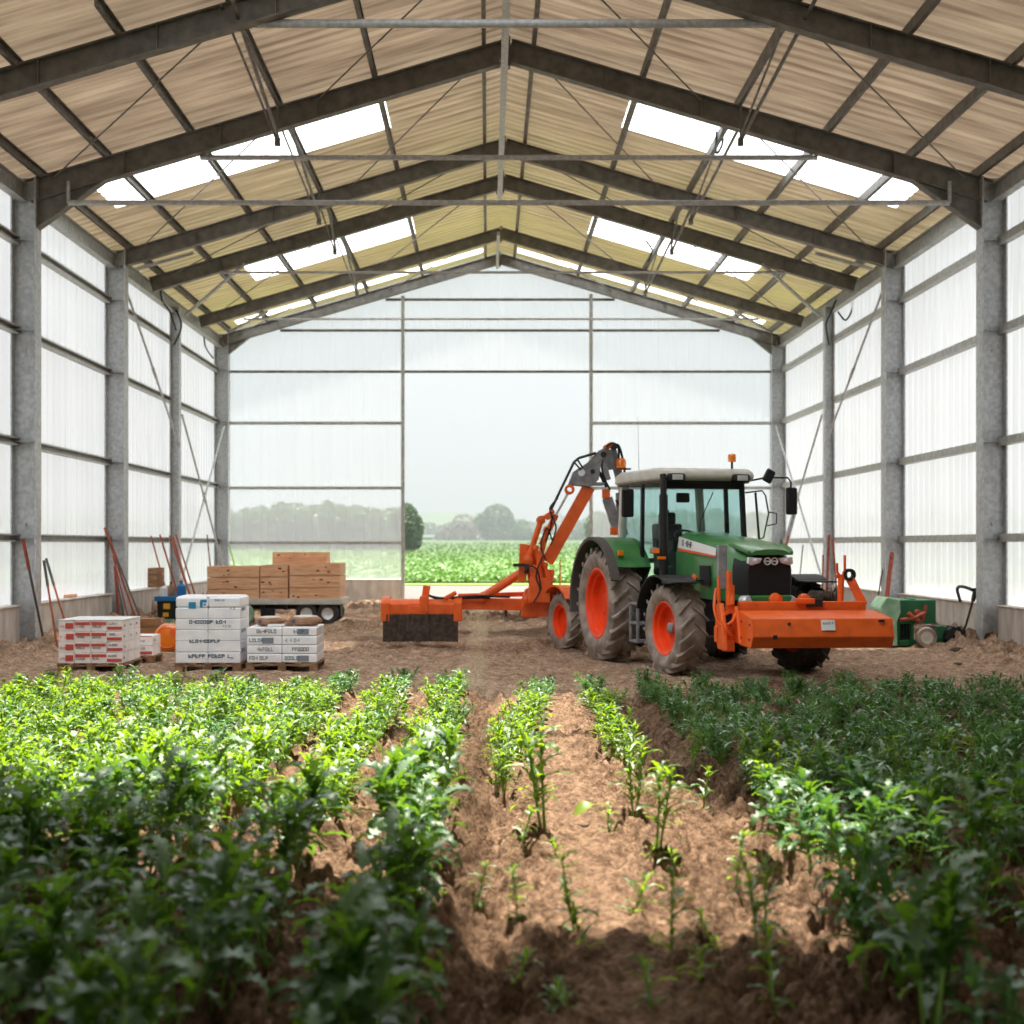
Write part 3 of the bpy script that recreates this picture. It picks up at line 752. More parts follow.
# grille wraps the nose
m = MB(); loft(m, [(-.70, .385, 1.10, 1.68, .22), (-.93, .345, 1.08, 1.63, .2), (-1.0, .30, 1.10, 1.58, .18)], hood_ring); gr = m.build('grille', 'grille', tr, smooth=True)
m = MB(); loft(m, [(-.6, .395, 1.72, 1.79, .26), (-.92, .36, 1.65, 1.72, .22), (-1.03, .32, 1.61, 1.68, .2)], hood_ring); m.build('hood_lip', 'green', tr, smooth=True)
for sx in (-1, 1):
    m = MB(); m.prism([(sx*.12, 1.57), (sx*.31, 1.585), (sx*.32, 1.50), (sx*.27, 1.475), (sx*.15, 1.51)], -1.035, -.98, 'xz'); hl = m.build('headlight', 'lamp', tr, bevel=.008)
    m = MB(); m.lathe([(0,-1.052), (.028,-1.045), (.036,-1.03)], 14, 'y', (sx*.22, 0, 1.535)); m.build('bulb', 'white', hl, smooth=True)
    m = MB(); m.lathe([(0,-1.06), (.075,-1.04), (.09,-.98), (.09,-.88)], 20, 'y', (sx*.30, 0, 1.0)); m.build('work_light', 'lamp', tr, smooth=True)
m = MB()
for sx in (-.05, .05): m.lathe([(.035,-1.04), (.05,-1.045), (.05,-1.03), (.035,-1.03)], 18, 'y', (sx, 0, 1.53), True)
m.box((0, -1.03, 1.53), (.2, .006, .02)); m.build('badge', 'lamp', gr, smooth=True)
m = MB(); m.box((0, -.90, 1.03), (.62, .3, .12)); m.build('nose_panel', 'green', tr, bevel=.03)
# hood side decals
def letters(mb, org, ux, uz, n, h, gap=.18, seed=1, wf=.62, th=None):
    """short strokes laid out like a line of illegible lettering on a face"""
    r_ = random.Random(seed); ux = Vector(ux).normalized(); uz = Vector(uz).normalized(); nn = uz.cross(ux).normalized(); o = Vector(org); x = 0
    t = .16*h if th is None else th
    def q(x0, x1, z0, z1):
        c = [o+ux*a+uz*b for a, b in ((x0,z0), (x1,z0), (x1,z1), (x0,z1))]
        mb.add(c + [v - nn*.002 for v in c], [(0,1,2,3), (7,6,5,4), (0,4,5,1), (1,5,6,2), (2,6,7,3), (3,7,4,0)])
    for i in range(n):
        w = wf*h
        if r_.random() < .14: x += w*.8; continue
        k = r_.randrange(6)
        if k != 3: q(x, x+t, 0, h)
        if k in (0, 1, 4): q(x, x+w, h-t, h)
        if k in (0, 2, 4, 5): q(x, x+w, 0, t)
        if k in (1, 3, 5): q(x, x+w, h*.42, h*.42+t)
        if k in (0, 3, 4): q(x+w-t, x+w, 0, h)
        x += w + gap*h
    return x
for sx in (-1, 1):
    m = MB(); x = sx*.452
    m.add([(x, .98, 1.70), (x*.98, -.30, 1.60), (x*.965, -.30, 1.70), (x*.955, .98, 1.86)], [(0,1,2,3)]); m.build('decal_strip', 'white', hood, fix=False)
    m = MB(); m.add([(x*1.004, .98, 1.66), (x*.984, -.30, 1.575), (x*.984, -.30, 1.60), (x*1.004, .98, 1.70)], [(0,1,2,3)]); m.build('orange_stripe', 'orange', hood, fix=False)
    m = MB(); letters(m, (x*.995, .82, 1.735) if sx < 0 else (x*.995, .3, 1.66), (0, -1 if sx < 0 else 1, -.11 if sx < 0 else .11), (0, 0, 1), 6, .08, seed=3); m.build('lettering', 'ink_dark', hood)
    m = MB(); m.box((sx*.444, .05, 1.33), (.012, .34, .26))
    m.build('side_vent', 'grille', hood)
    m = MB(); m.prism([(.55,1.24), (.36,1.20), (.30,1.30), (.42,1.34)], sx*.446, sx*.462, 'yz'); m.build('badge', 'orange', hood)
# front mudguards
def arc_guard(m, cx0, cx1, cy, cz, r, a0, a1, th=.02, n=14):
    outp = []; inp = []
    for i in range(n+1):
        a = R(a0 + (a1-a0)*i/n); outp.append((cy+math.cos(a)*r, cz+math.sin(a)*r)); inp.append((cy+math.cos(a)*(r-th), cz+math.sin(a)*(r-th)))
    for i in range(n):
        p = [outp[i], outp[i+1], inp[i+1], inp[i]]
        m.prism(p, cx0, cx1, 'yz')
for sx in (-1, 1):
    m = MB(); arc_guard(m, sx*.74, sx*1.20, 0, .62, .72, 20, 120); m.box((sx*.60, .12, 1.24), (.4, .07, .05)); m.box((sx*.97, -.42, 1.245), (.46, .34, .02)); m.build('front_mudguard', 'black', tr)
# rear fenders
for sx in (-1, 1):
    m = MB(); arc_guard(m, sx*.62, sx*1.13, 2.45, .86, 1.0, -6, 146, .03, 26)
    # inner cheek joining the cab
    pts = [(2.45-math.cos(R(a))*1.0, .86+math.sin(R(a))*1.0) for a in range(34, 187, 8)] + [(3.1, 1.0), (2.0, 1.0)]
    m.prism(pts, sx*.60, sx*.63, 'yz')
    f = m.build('fender', 'green', tr)
    m = MB(); arc_guard(m, sx*1.12, sx*1.25, 2.45, .86, 1.005, -10, 158, .05, 26); m.build('fender_edge', 'pole_dark', f)
    m = MB(); m.box((sx*1.05, 1.70, 1.62), (.09,.05,.07)); m.build('marker_light', 'beacon', f, bevel=.01)
# cab
W0, W1 = .64, .70
CZ0, CZ1 = 1.02, 2.66
fl_, fr_ = 1.02, 2.72
def pillar(m, a, b, w=.07, d=.07): m.beam(a, b, w, d, up=(0,1,0))
m = MB()
for sx in (-1, 1):
    pillar(m, (sx*W0, fl_, 1.0), (sx*(W0-.03), fl_+.12, CZ1), .06, .07)
    pillar(m, (sx*W1, 1.75, 1.0), (sx*(W1-.04), 1.80, CZ1), .05, .06)
    m.beam((sx*W0, fl_, 1.12), (sx*W1, 1.75, 1.12), .05, .08); m.beam((sx*W1, 1.75, 1.5), (sx*.66, fr_, 1.5), .05, .06)
m.beam((-W0, fl_, 1.05), (W0, fl_, 1.05), .06, .08); m.beam((-W0, fl_+.12, 2.6), (W0, fl_+.12, 2.6), .06, .1); m.beam((-.66, fr_, 1.5), (.66, fr_, 1.5), .06, .08)
m.box((0, 1.85, 1.04), (1.24, 1.65, .06)); cab = m.build('cab_frame', 'black', tr)
for sx in (-1, 1):
    m = MB(); pillar(m, (sx*.68, fr_-.05, 1.45), (sx*.62, fr_-.02, CZ1), .1, .1); m.build('rear_pillar', 'cabroof', cab)
m = MB(); m.prism([(1.02,2.66), (.92,2.70), (.96,2.80), (1.12,2.845), (2.6,2.85), (2.82,2.80), (2.86,2.66)], -.73, .73, 'yz'); m.build('cab_roof', 'cabroof', tr, bevel=.05, seg=3)
m = MB(); m.box((0, 1.9, 2.655), (1.36, 1.75, .05)); m.build('roof_lining', 'black', tr)
m = MB()
m.add([(-W0+.03, fl_, 1.12), (W0-.03, fl_, 1.12), (W0-.05, fl_+.12, 2.58), (-W0+.05, fl_+.12, 2.58)], [(0,1,2,3)]); m.build('windscreen', 'glass', tr, fix=False)
for sx in (-1, 1):
    m = MB(); m.add([(sx*W0, fl_+.05, 1.10), (sx*W1, 1.72, 1.10), (sx*(W1-.03), 1.77, 2.62), (sx*(W0-.02), fl_+.15, 2.62)], [(0,1,2,3)]); m.build('door_glass', 'glass', tr, fix=False)
    m = MB(); m.add([(sx*W1, 1.80, 1.53), (sx*.68, fr_-.08, 1.53), (sx*.63, fr_-.06, 2.62), (sx*(W1-.03), 1.83, 2.62)], [(0,1,2,3)]); m.build('side_glass', 'glass', tr, fix=False)
m = MB(); m.add([(-.62, fr_, 1.55), (.62, fr_, 1.55), (.58, fr_, 2.62), (-.58, fr_, 2.62)], [(0,1,2,3)]); m.build('rear_glass', 'glass', tr, fix=False)
# interior
m = MB(); m.box((0, 2.2, 1.35), (.5, .5, .14)); m.box((0, 2.44, 1.72), (.48, .12, .70), Matrix.Rotation(R(-8), 3, 'X')); m.box((0, 2.48, 2.14), (.28, .09, .2)); m.box((.32, 2.1, 1.58), (.09,.42,.08)); m.box((0, 2.2, 1.18), (.34,.36,.28)); m.build('driver_seat', 'seat', tr, bevel=.04)
m = MB(); m.prism([(1.10,1.1), (1.08,1.58), (1.2,1.70), (1.45,1.62), (1.5,1.1)], -.34, .34, 'yz'); m.build('dashboard', 'black', tr, bevel=.03)
m = MB(); ring = []
for k in range(25):
    a = 2*math.pi*k/24; v = Vector((math.cos(a)*.2, math.sin(a)*.2, 0)); v = Matrix.Rotation(R(35), 3, 'X') @ v; ring.append(v + Vector((-.05, 1.55, 1.84)))
m.tube(ring, .016, 8); m.tube([(-.05,1.55,1.84), (-.05,1.42,1.6)], .025, 8)
for a in (0, 120, 240):
    v = Matrix.Rotation(R(35), 3, 'X') @ Vector((math.cos(R(a))*.2, math.sin(R(a))*.2, 0)); m.tube([(-.05,1.55,1.84), v+Vector((-.05,1.55,1.84))], .01, 6)
m.build('steering_wheel', 'black', tr, smooth=True)
m = MB(); m.box((.45, 1.5, 1.42), (.16,.5,.35)); m.build('console', 'black', tr, bevel=.02)
m = MB(); m.box((-.3, 1.15, 2.42), (.2,.06,.14)); m.build('cab_monitor', 'black', tr, bevel=.02)
# exhaust beside the cab, lights, beacons, mirrors
m = MB(); m.tube([(-.70, .90, .95), (-.70, .90, 2.45)], .062, 14); m.tube([(-.70,.90,2.45), (-.70,.90,2.62), (-.70,.93,2.74)], .045, 12); m.box((-.66,.93,1.5), (.09,.05,.08)); m.box((-.66,.93,2.2), (.09,.05,.08))
m.build('exhaust_stack', 'black', tr, smooth=True)
for sx in (-1, 1):
    m = MB(); m.box((sx*.50, .93, 2.70), (.27, .12, .12)); pod = m.build('light_pod', 'black', tr, bevel=.04, seg=3)
    m = MB(); m.box((sx*.50, .865, 2.70), (.16, .02, .075)); m.build('lens', 'lamp', pod, bevel=.008)
m = MB(); m.box((-.83, .92, 1.66), (.12, .1, .09)); lp = m.build('side_lamp', 'grey_metal', tr, bevel=.02)
m = MB(); m.box((-.83, .86, 1.66), (.10, .02, .07)); m.box((-.75, .85, 1.56), (.12,.03,.04)); m.build('lens', 'beacon', lp)
m = MB(); m.box((.55, .6, 1.62), (.12, .1, .09)); lp = m.build('side_lamp', 'dark_metal', tr, bevel=.02)
m = MB(); m.box((.55, .545, 1.62), (.09, .02, .06)); m.build('lens', 'beacon', lp)
for (x, y, r_, h_, zz) in ((.56, 1.35, .058, .12, .10), (-.1, 2.5, .035, .05, .02)):
    m = MB(); m.tube([(x, y, 2.83), (x, y, 2.86+zz)], .018, 8); bs = m.build('beacon_base', 'dark_metal', tr, smooth=True)
    m = MB(); m.lathe([(r_, 0), (r_, h_*.75), (r_*.8, h_*.95), (0, h_)], 20, 'z', (x, y, 2.86+zz)); m.lathe([(0,0), (r_,0)], 20, 'z', (x, y, 2.86+zz)); m.build('beacon_lens', 'beacon', bs, smooth=True)
m = MB(); m.tube([(-.45, 2.5, 2.84), (-.47, 2.5, 3.7)], .004, 6, .002); m.build('aerial', 'black', tr)
m = MB(); m.tube([(.66, 1.12, 2.66), (.95, 1.05, 2.72), (1.28, 1.0, 2.72), (1.33, 1.0, 2.66), (1.33, 1.0, 2.5)], .014, 8)
m.tube([(.66, 1.12, 2.5), (.9,1.06,2.53), (.95,1.05,2.46), (1.0,1.05,2.2), (.92,1.05,1.85), (.68,1.08,1.75)], .012, 8); m.tube([(.80,1.07,2.5), (.86,1.06,1.75)], .018, 8); m.tube([(1.0,1.05,2.22), (1.12,1.04,2.2), (1.12,1.04,2.05), (.98,1.05,2.02)], .01, 8)
arm = m.build('mirror_arm', 'black', tr, smooth=True)
m = MB(); m.box((1.33, .98, 2.38), (.17, .07, .40)); m.build('mirror', 'black', arm, bevel=.03, seg=3)
m = MB(); m.box((.98, 1.0, 2.74), (.15, .06, .20), Matrix.Rotation(R(28), 3, 'Y')); m.build('mirror', 'black', arm, bevel=.03, seg=3)
m = MB(); m.tube([(-.66, 1.7, 2.6), (-.86, 1.85, 2.6), (-.88, 1.85, 2.5)], .012, 8); arm = m.build('mirror_arm', 'black', tr, smooth=True)
m = MB(); m.box((-.88, 1.85, 2.36), (.19, .06, .42)); m.build('mirror', 'black', arm, bevel=.03, seg=3)
# door handle, wiper
m = MB(); m.tube([(.1, .99, 2.5), (-.1, .97, 2.1), (-.12, .97, 1.9)], .008, 6); m.build('wiper', 'black', tr)

# ------------------------------------------------------------------ front mulcher on the tractor's nose
mu = thing('front_mulcher', 'wide orange mulcher hood mounted on the front of the green tractor', 'farm implement', (4.03, 17.25, 0), R(3.5))
LW = .85
prof = [(-.28,.86), (-.30,.86), (-.36,.62), (-.30,.50), (-.02,.50), (.34,.56), (.34,.92), (.02,.93)]
prof = [(-.30,.86), (-.36,.64), (-.27,.50), (.30,.50), (.36,.62), (.36,.93)]
m = MB(); m.prism(prof, -LW, LW, 'yz'); body = m.build('hood', 'orange', mu, bevel=.012)
for sx in (-1, 1):
    m = MB(); m.prism([(y*1.02, z+.0) for y, z in prof], sx*LW, sx*(LW+.02), 'yz'); ep = m.build('end_plate', 'orange', mu, bevel=.006)
    for yy, zz in ((-.22,.78), (-.2,.6), (.2,.8), (.2,.6)):
        m = MB(); m.lathe([(0, sx*(LW+.03)), (.014, sx*(LW+.03)), (.014, sx*LW)], 8, 'x', (0, yy, zz)); m.build('bolt', 'dark_metal', ep)
m = MB(); m.box((.06, -.338, .78), (.17, .012, .13), Matrix.Rotation(R(-15.3), 3, 'X')); pl = m.build('sign_plate', 'white', mu, bevel=.003)
m = MB()
s15, c15 = math.sin(R(15.3)), math.cos(R(15.3))
letters(m, (-.005, -.342, .79), (1,0,0), (0, s15, c15), 6, .030, seed=5); letters(m, (.005, -.353, .74), (1,0,0), (0, s15, c15), 5, .030, seed=9); m.build('lettering', 'ink_dark', pl)
m = MB(); m.box((-.42, -.345, .80), (.03, .02, .03)); m.box((-.60, -.375, .62+.02), (.05,.02,.05)); m.box((.72, -.33, .83), (.07,.02,.025)); m.build('latch', 'dark_metal', mu)
m = MB(); m.add([(-.45,-.2945,.5358), (.5,-.2945,.5358), (.5,-.334,.594), (-.45,-.334,.594)], [(0,1,2,3)])
m = MB(); m.tube([(-.8, .0, .58), (.8, .0, .58)], .1, 12); m.build('rotor', 'mud', mu)
# linkage beam
m = MB(); m.box((-.02, .52, .97), (1.62, .16, .13)); m.box((-.02, .60, .86), (1.5, .1, .12)); m.box((0,.44,1.04), (.24,.1,.07)); bm_ = m.build('linkage_beam', 'orange', mu, bevel=.012)
m = MB(); m.box((.12, .43, 1.02), (.20, .06, .10)); m.build('bracket', 'dark_metal', bm_, bevel=.01)
m = MB(); m.prism([(.44,1.0), (.70,1.0), (.66,1.28), (.6,1.36), (.54,1.28)], -.95, -.90, 'yz'); m.box((-.93, .56, 1.06), (.09, .14, .36)); m.tube([(-.95, .5, .98), (-.95,.54,1.42)], .035, 10)
m.prism([(.2,.44), (.52,.44), (.66,.66), (.6,1.0), (.42,1.02), (.3,.82)], -1.10, -1.04, 'yz'); m.prism([(.2,.52), (.52,.52), (.62,.7), (.55,.98), (.4,.98)], -.9, -.86, 'yz')
m.box((-1.0, .36, .50), (.14,.12,.16)); m.box((-1.02,.55,.62), (.2,.16,.2)); m.build('side_bracket', 'orange', mu, bevel=.008)
m = MB(); m.box((-1.02, .62, 1.47), (.11, .11, .56)); m.build('upright_post', 'grey_metal', mu, bevel=.01)
m = MB(); m.tube([(-1.07,.55,.9), (-1.07,.58,1.35)], .02, 8); m.tube(curve_pts([(-1.12,.5,1.2), (-1.16,.42,.95), (-1.10,.35,.75), (-.98,.3,.78), (-.9,.4,.88)], 8), .02, 8); m.tube(curve_pts([(-.98,.45,.9), (-1.08,.3,.85), (-1.05,.22,.68), (-.95,.3,.6)], 8), .022, 8); m.build('hydraulic_hose', 'orange', mu, smooth=True)
m = MB(); m.tube([(.50,.58,.98), (.52,.60,1.36)], .042, 10); m.tube([(.52,.60,1.34), (.47,.6,1.40), (.465,.6,1.52)], .016, 8); m.tube([(.52,.60,1.34), (.565,.6,1.40), (.565,.6,1.62)], .018, 8); m.box((.52,.6,1.35), (.14,.07,.05)); m.build('fork_lever', 'orange', mu, smooth=True)
m = MB(); m.beam((.80,.56,.98), (.64,.62,1.32), .10, .11); m.build('slanted_arm', 'orange', mu, bevel=.012)
m = MB(); m.lathe([(.04,-.04), (.08,-.04), (.08,.04), (.04,.04)], 20, 'y', (.62,.60,1.37), True); m.build('pulley', 'dark_metal', mu, smooth=True)
m = MB(); m.lathe([(0,-.08), (.07,-.06), (.08,.06), (0,.08)], 14, 'y', (-.33,.58,1.06)); m.lathe([(0,-.08), (.07,-.06), (.08,.06), (0,.08)], 14, 'y', (.05,.62,1.05)); m.build('coupling', 'orange', mu, smooth=True)
m = MB()
for k in range(9): m.lathe([(.05,-.02), (.085,-.01), (.085,.01), (.05,.02)], 12, 'x', (.16+k*.035, .72, 1.08), True)
m.tube([(.1,.72,1.08), (.5,.72,1.06)], .05, 10); m.build('spring', 'mud', mu, smooth=True)
m = MB(); m.tube(curve_pts([(.42,.7,1.05), (.47,.66,1.2), (.44,.6,1.0)], 8), .012, 6); m.tube([(-.25,.9,.9), (.1,.6,.95)], .03, 8); m.beam((-.3,.55,.9), (-.3,1.3,.8), .08, .1); m.beam((.15,.55,.9), (.15,1.3,.8), .08, .1); m.build('lift_arm', 'dark_metal', mu)

# ------------------------------------------------------------------ trailed boom mower behind the tractor
bo = thing('boom_mower', 'orange trailed boom mower with raised folding arm behind the tractor', 'farm implement', (0, 0, 0))
d0 = 23.5
def Q(px, py, dd=0): return P(px, py, d0 + dd)
wheel(bo, 'support_wheel', (1.30, 23.0, .50), .49, .32, .56, 16, -1, steer=R(22), hub=False)
wheel(bo, 'support_wheel', (2.55, 23.75, .50), .50, .36, .56, 16, 1, 'tyre_dark', steer=R(15), hub=False)
m = MB(); m.beam((1.0, 23.75, .88), (2.9, 23.45, .98), .30, .22); m.beam((.6, 23.75, .74), (1.3, 23.75, .74), .26, .3); m.beam((1.30, 23.2, .5), (2.55, 23.85, .5), .1, .1); m.beam((2.3,23.5,.9), (2.85,22.2,.75), .12, .14); ch = m.build('chassis', 'orange', bo, bevel=.02)
m = MB()
ca, sa = math.cos(R(22)), math.sin(R(22))
for i in range(12):
    a0 = R(30 + 110*i/12); a1 = R(30+110*(i+1)/12)
    pts = []
    for a, r_ in ((a0,.60), (a1,.60), (a1,.57), (a0,.57)):
        for x in (-.24, .2): pts.append(Vector((1.30,23.0,.5)) + Vector((x*ca - math.cos(a)*r_*sa, x*sa + math.cos(a)*r_*ca, math.sin(a)*r_)))
    m.add(pts, [(0,1,3,2), (4,5,7,6), (0,2,4,6), (1,3,5,7), (0,1,7,6), (2,3,5,4)])
m.build('mudguard', 'orange', ch)
# main tower
m = MB()
m.beam(Q(540,612,.1), Q(529,545,.1), .22, .24, up=(0,1,0)); m.beam(Q(556,603,.05), Q(540,560,.0), .12, .16, up=(0,1,0)); m.prism([(.55,.55), (1.28,.55), (1.30,.95), (1.0,1.15), (.62,1.0)], 23.45, 23.75, 'xz')
m.beam(Q(522,582,-.1), Q(524,544,-.1), .14, .1, up=(0,1,0)); m.box((.86, 23.3, 1.0), (.34, .14, .4)); m.box(Q(545,575), (.3,.2,.18)); m.beam(Q(548,586), Q(560,600), .1,.12); m.tube([Q(560,600,-.2), Q(560,560,-.2)], .012, 6)
tw = m.build('tower', 'orange', bo, bevel=.012)
m = MB()
for a, b, r_ in (((528,560), (541,520), .05), ((536,575), (547,530), .045), ((543,590), (536,548), .035), ((531,598), (534,570), .06), ((525,600), (541,585), .04), ((550,590), (545,565), .035), ((539,520), (552,512), .03)):
    m.tube([Q(*a, -.2), Q(*b, -.2)], r_, 10); m.lathe([(0,-.07), (r_*1.6,-.05), (r_*1.6,.05), (0,.07)], 12, 'y', Q(*a, -.2)); m.lathe([(0,-.07), (r_*1.5,-.05), (r_*1.5,.05), (0,.07)], 12, 'y', Q(*b, -.2))
m.build('hydraulic_ram', 'orange', tw, smooth=True)
m = MB()
for pts in (((524,572), (531,566), (538,572), (541,590)), ((533,603), (540,590), (536,575), (543,556)), ((546,560), (541,545), (547,528), (552,540)), ((551,545), (556,528), (552,515))):
    m.tube(curve_pts([Q(*p, -.32) for p in pts], 8), .013, 6)
m.box(Q(519,565,-.25), (.2,.06,.05)); m.box(Q(527,569,-.25), (.07,.08,.16)); m.build('hose', 'dark_metal', tw, smooth=True)
# lifted boom
m = MB(); m.beam(Q(547,562), Q(589,487), .21, .22, up=(0,1,0)); b1 = m.build('main_boom', 'orange', bo, bevel=.015)
m = MB(); m.tube([Q(541,545,-.15), Q(556,515,-.15)], .05, 10); m.lathe([(.04,-.2), (.085,-.2), (.085,-.08), (.04,-.08)], 16, 'y', Q(569,490), True); m.lathe([(0,-.1), (.05,-.1), (.05,.1), (0,.1)], 12, 'y', Q(548,517,-.15)); m.build('ram_body', 'orange', b1, smooth=True)
m = MB(); m.tube([Q(556,515,-.15), Q(569,491,-.15)], .022, 10); m.build('ram_rod', 'lamp', b1, smooth=True)
m = MB(); m.tube(curve_pts([Q(546,542,-.3), Q(552,520,-.3), Q(550,508,-.3), Q(558,498,-.28)], 8), .014, 6); m.build('hose', 'black', b1, smooth=True)
m = MB(); m.tube([Q(550,512,-.2), Q(574,462,-.2), Q(579,458,-.2), Q(596,453,-.2)], .022, 8); m.tube([Q(574,462,-.2), Q(581,470,-.2)], .015, 8); m.tube([Q(577,459,-.2), Q(583,468,-.2)], .015, 8); m.build('guard_rail', 'dark_metal', bo, smooth=True)
# knuckle
def poly_q(m, pts, y0, y1):
    m.prism([(Q(*p).x, Q(*p).z) for p in pts], y0, y1, 'xz')
m = MB(); poly_q(m, [(568,485), (573,472), (587,463), (597,452), (606,447), (600,466), (598,480), (590,487)], 23.32, 23.40); poly_q(m, [(568,485), (573,472), (587,463), (597,452), (606,447), (600,466), (598,480), (590,487)], 23.60, 23.68); m.box(Q(589,484), (.5,.3,.05))
kn = m.build('knuckle_plate', 'grey_metal', bo, bevel=.008)
m = MB(); m.lathe([(0,-.14), (.06,-.14), (.06,.14), (0,.14)], 14, 'y', Q(581,473,-.05)); m.build('pivot_pin', 'lamp', kn, smooth=True)
m = MB(); m.lathe([(0,-.14), (.04,-.14), (.04,.14), (0,.14)], 14, 'y', Q(592,472,-.05)); m.lathe([(0,-.14), (.05,-.14), (.05,.14), (0,.14)], 14, 'y', Q(603,455,-.05)); m.lathe([(0,-.14), (.05,-.14), (.05,.14), (0,.14)], 14, 'y', Q(614,447,-.05)); m.build('pivot_pin', 'dark_metal', kn, smooth=True)
# second boom going down behind the cab
m = MB(); m.beam(Q(612,449,.1), Q(625,500,.1), .13, .16, up=(0,1,0)); m.beam(Q(606,450,.0), Q(608,470,0), .22, .12, up=(0,1,0)); m.beam(Q(600,452,-.1), Q(608,480,-.1), .10, .08, up=(0,1,0)); m.beam(Q(607,498,0), Q(619,534,0), .17, .16, up=(0,1,0)); m.beam(Q(619,505,.2), Q(625,535,.2), .1, .12, up=(0,1,0))
m.box(Q(622,500,.1), (.2,.2,.24)); b2 = m.build('second_boom', 'grey_metal', bo, bevel=.012)
m = MB(); m.tube(curve_pts([Q(612,447,-.1), Q(618,445,-.1), Q(622,456,-.1), Q(625,475,-.1), Q(628,500,-.1)], 8), .02, 8); m.tube(curve_pts([Q(604,448,-.15), Q(602,470,-.15), Q(610,490,-.15)], 8), .016, 8); m.tube([Q(596,466,-.12), Q(607,487,-.12)], .03, 8); m.tube(curve_pts([Q(616,500,-.1), Q(622,510,-.1), Q(620,520,-.1), Q(625,528,-.1)], 8), .02, 8)
m.tube(curve_pts([Q(606,447,-.1), Q(612,443,-.1), Q(618,447,-.1), Q(619,460,-.1)], 8), .018, 8); m.build('hose', 'black', b2, smooth=True)
m = MB(); m.box(Q(606,494,-.05), (.13,.12,.16)); m.box(Q(614,531,-.1), (.13,.1,.13)); m.tube([Q(612,444,-.05), Q(604,449,-.05)], .05, 8); m.build('bracket', 'orange', b2, bevel=.015)
m = MB(); m.lathe([(0,-.02), (.085,0), (.085,.12), (.06,.16), (0,.17)], 16, 'z', Q(621,468,-.1)); m.build('beacon_lens', 'beacon', b2, smooth=True)
m = MB(); m.box(Q(626,469,-.1), (.16,.03,.03)); m.build('lamp_bracket', 'mach_green', b2)
# side boom to the flail head
m = MB(); m.beam(Q(455,603,.3), Q(540,605,.3), .17, .20); m.beam(Q(458,596,.45), Q(528,594,.45), .07, .08); m.tube([Q(483,597,.2), Q(524,571,.2)], .075, 12); m.tube([Q(486,595,.2), Q(480,600,.2)], .09, 12)
m.box(Q(530,606,.2), (.25,.3,.4)); sb = m.build('side_boom', 'orange', bo, bevel=.012)
m = MB(); m.tube(curve_pts([Q(424,594,.3), Q(440,598,.1), Q(462,597,.1), Q(480,596,.1), Q(510,597,.1)], 8), .02, 6); m.tube(curve_pts([Q(430,596,.3), Q(445,601,.15), Q(465,598,.15), Q(490,598,.1)], 8), .02, 6); m.build('hose', 'black', sb, smooth=True)
m = MB()
for px in (506, 521, 537): m.tube([Q(px,608,.3), Q(px,616,.3)], .02, 6)
m.build('skid', 'dark_metal', sb)
# flail head
y0 = 23.75
xl, xr = Q(381,600).x, Q(462,600).x
m = MB(); m.prism([(y0-.24,.56), (y0-.24,.76), (y0-.12,.83), (y0+.2,.83), (y0+.32,.70), (y0+.32,.56)], xl+.1, xr-.12, 'yz'); hd = m.build('flail_casing', 'orange', bo, bevel=.012)
for xa in (xl, xr-.14):
    m = MB(); m.prism([(y0-.30,.47), (y0-.30,.78), (y0-.16,.87), (y0+.2,.87), (y0+.36,.72), (y0+.36,.47)], xa, xa+.14, 'yz'); m.build('end_plate', 'orange', hd, bevel=.01)
m = MB(); m.beam((xl+.72, y0, .80), (xl+.76, y0, 1.06), .12, .14, up=(0,1,0)); m.box((xl+.72, y0-.1, .76), (.14,.4,.26)); m.box((xl+.60,y0-.24,.66), (.3,.1,.14)); m.build('mount_bracket', 'orange', hd, bevel=.01)
m = MB(); m.tube([(xr-.1,y0-.2,.95), (xr-.3,y0-.15,.84)], .04, 8); m.build('stay_rod', 'orange', hd, bevel=.01)
m = MB(); nfl = 46
for k in range(nfl):
    x = xl+.05+(xr-xl-.13)*k/(nfl-1); a = rnd.uniform(-.06, .06)
    m.box((x, y0-.28+rnd.uniform(-.02,.02), .36+rnd.uniform(-.008,.008)), (.034, .02, .46), Matrix.Rotation(a, 3, 'X'))
m.box(((xl+xr)/2-.02, y0-.24, .50), (xr-xl-.2, .02, .12)); m.build('rubber_apron', 'mud', hd)

# ------------------------------------------------------------------ goods on the left
def pallet(x, y, w, d, label, z0=.0):
    t = thing('wooden_pallet', label, 'pallet', (x, y, z0))
    m = MB()
    for k in range(5): m.box((-w/2+.05+(w-.1)*k/4, 0, .105), (.10, d, .018))
    m.build('deck_boards', 'pallet_wood', t)
    m = MB()
    for yy in (-d/2+.05, 0, d/2-.05): m.box((0, yy, .085), (w, .09, .02))
    m.build('stringers', 'pallet_wood', t)
    for xx in (-w/2+.06, 0, w/2-.06):
        for yy in (-d/2+.06, d/2-.06):
            m = MB(); m.box((xx, yy, .035), (.11, .10, .085)); m.build('block', 'pallet_wood', t)
    return t
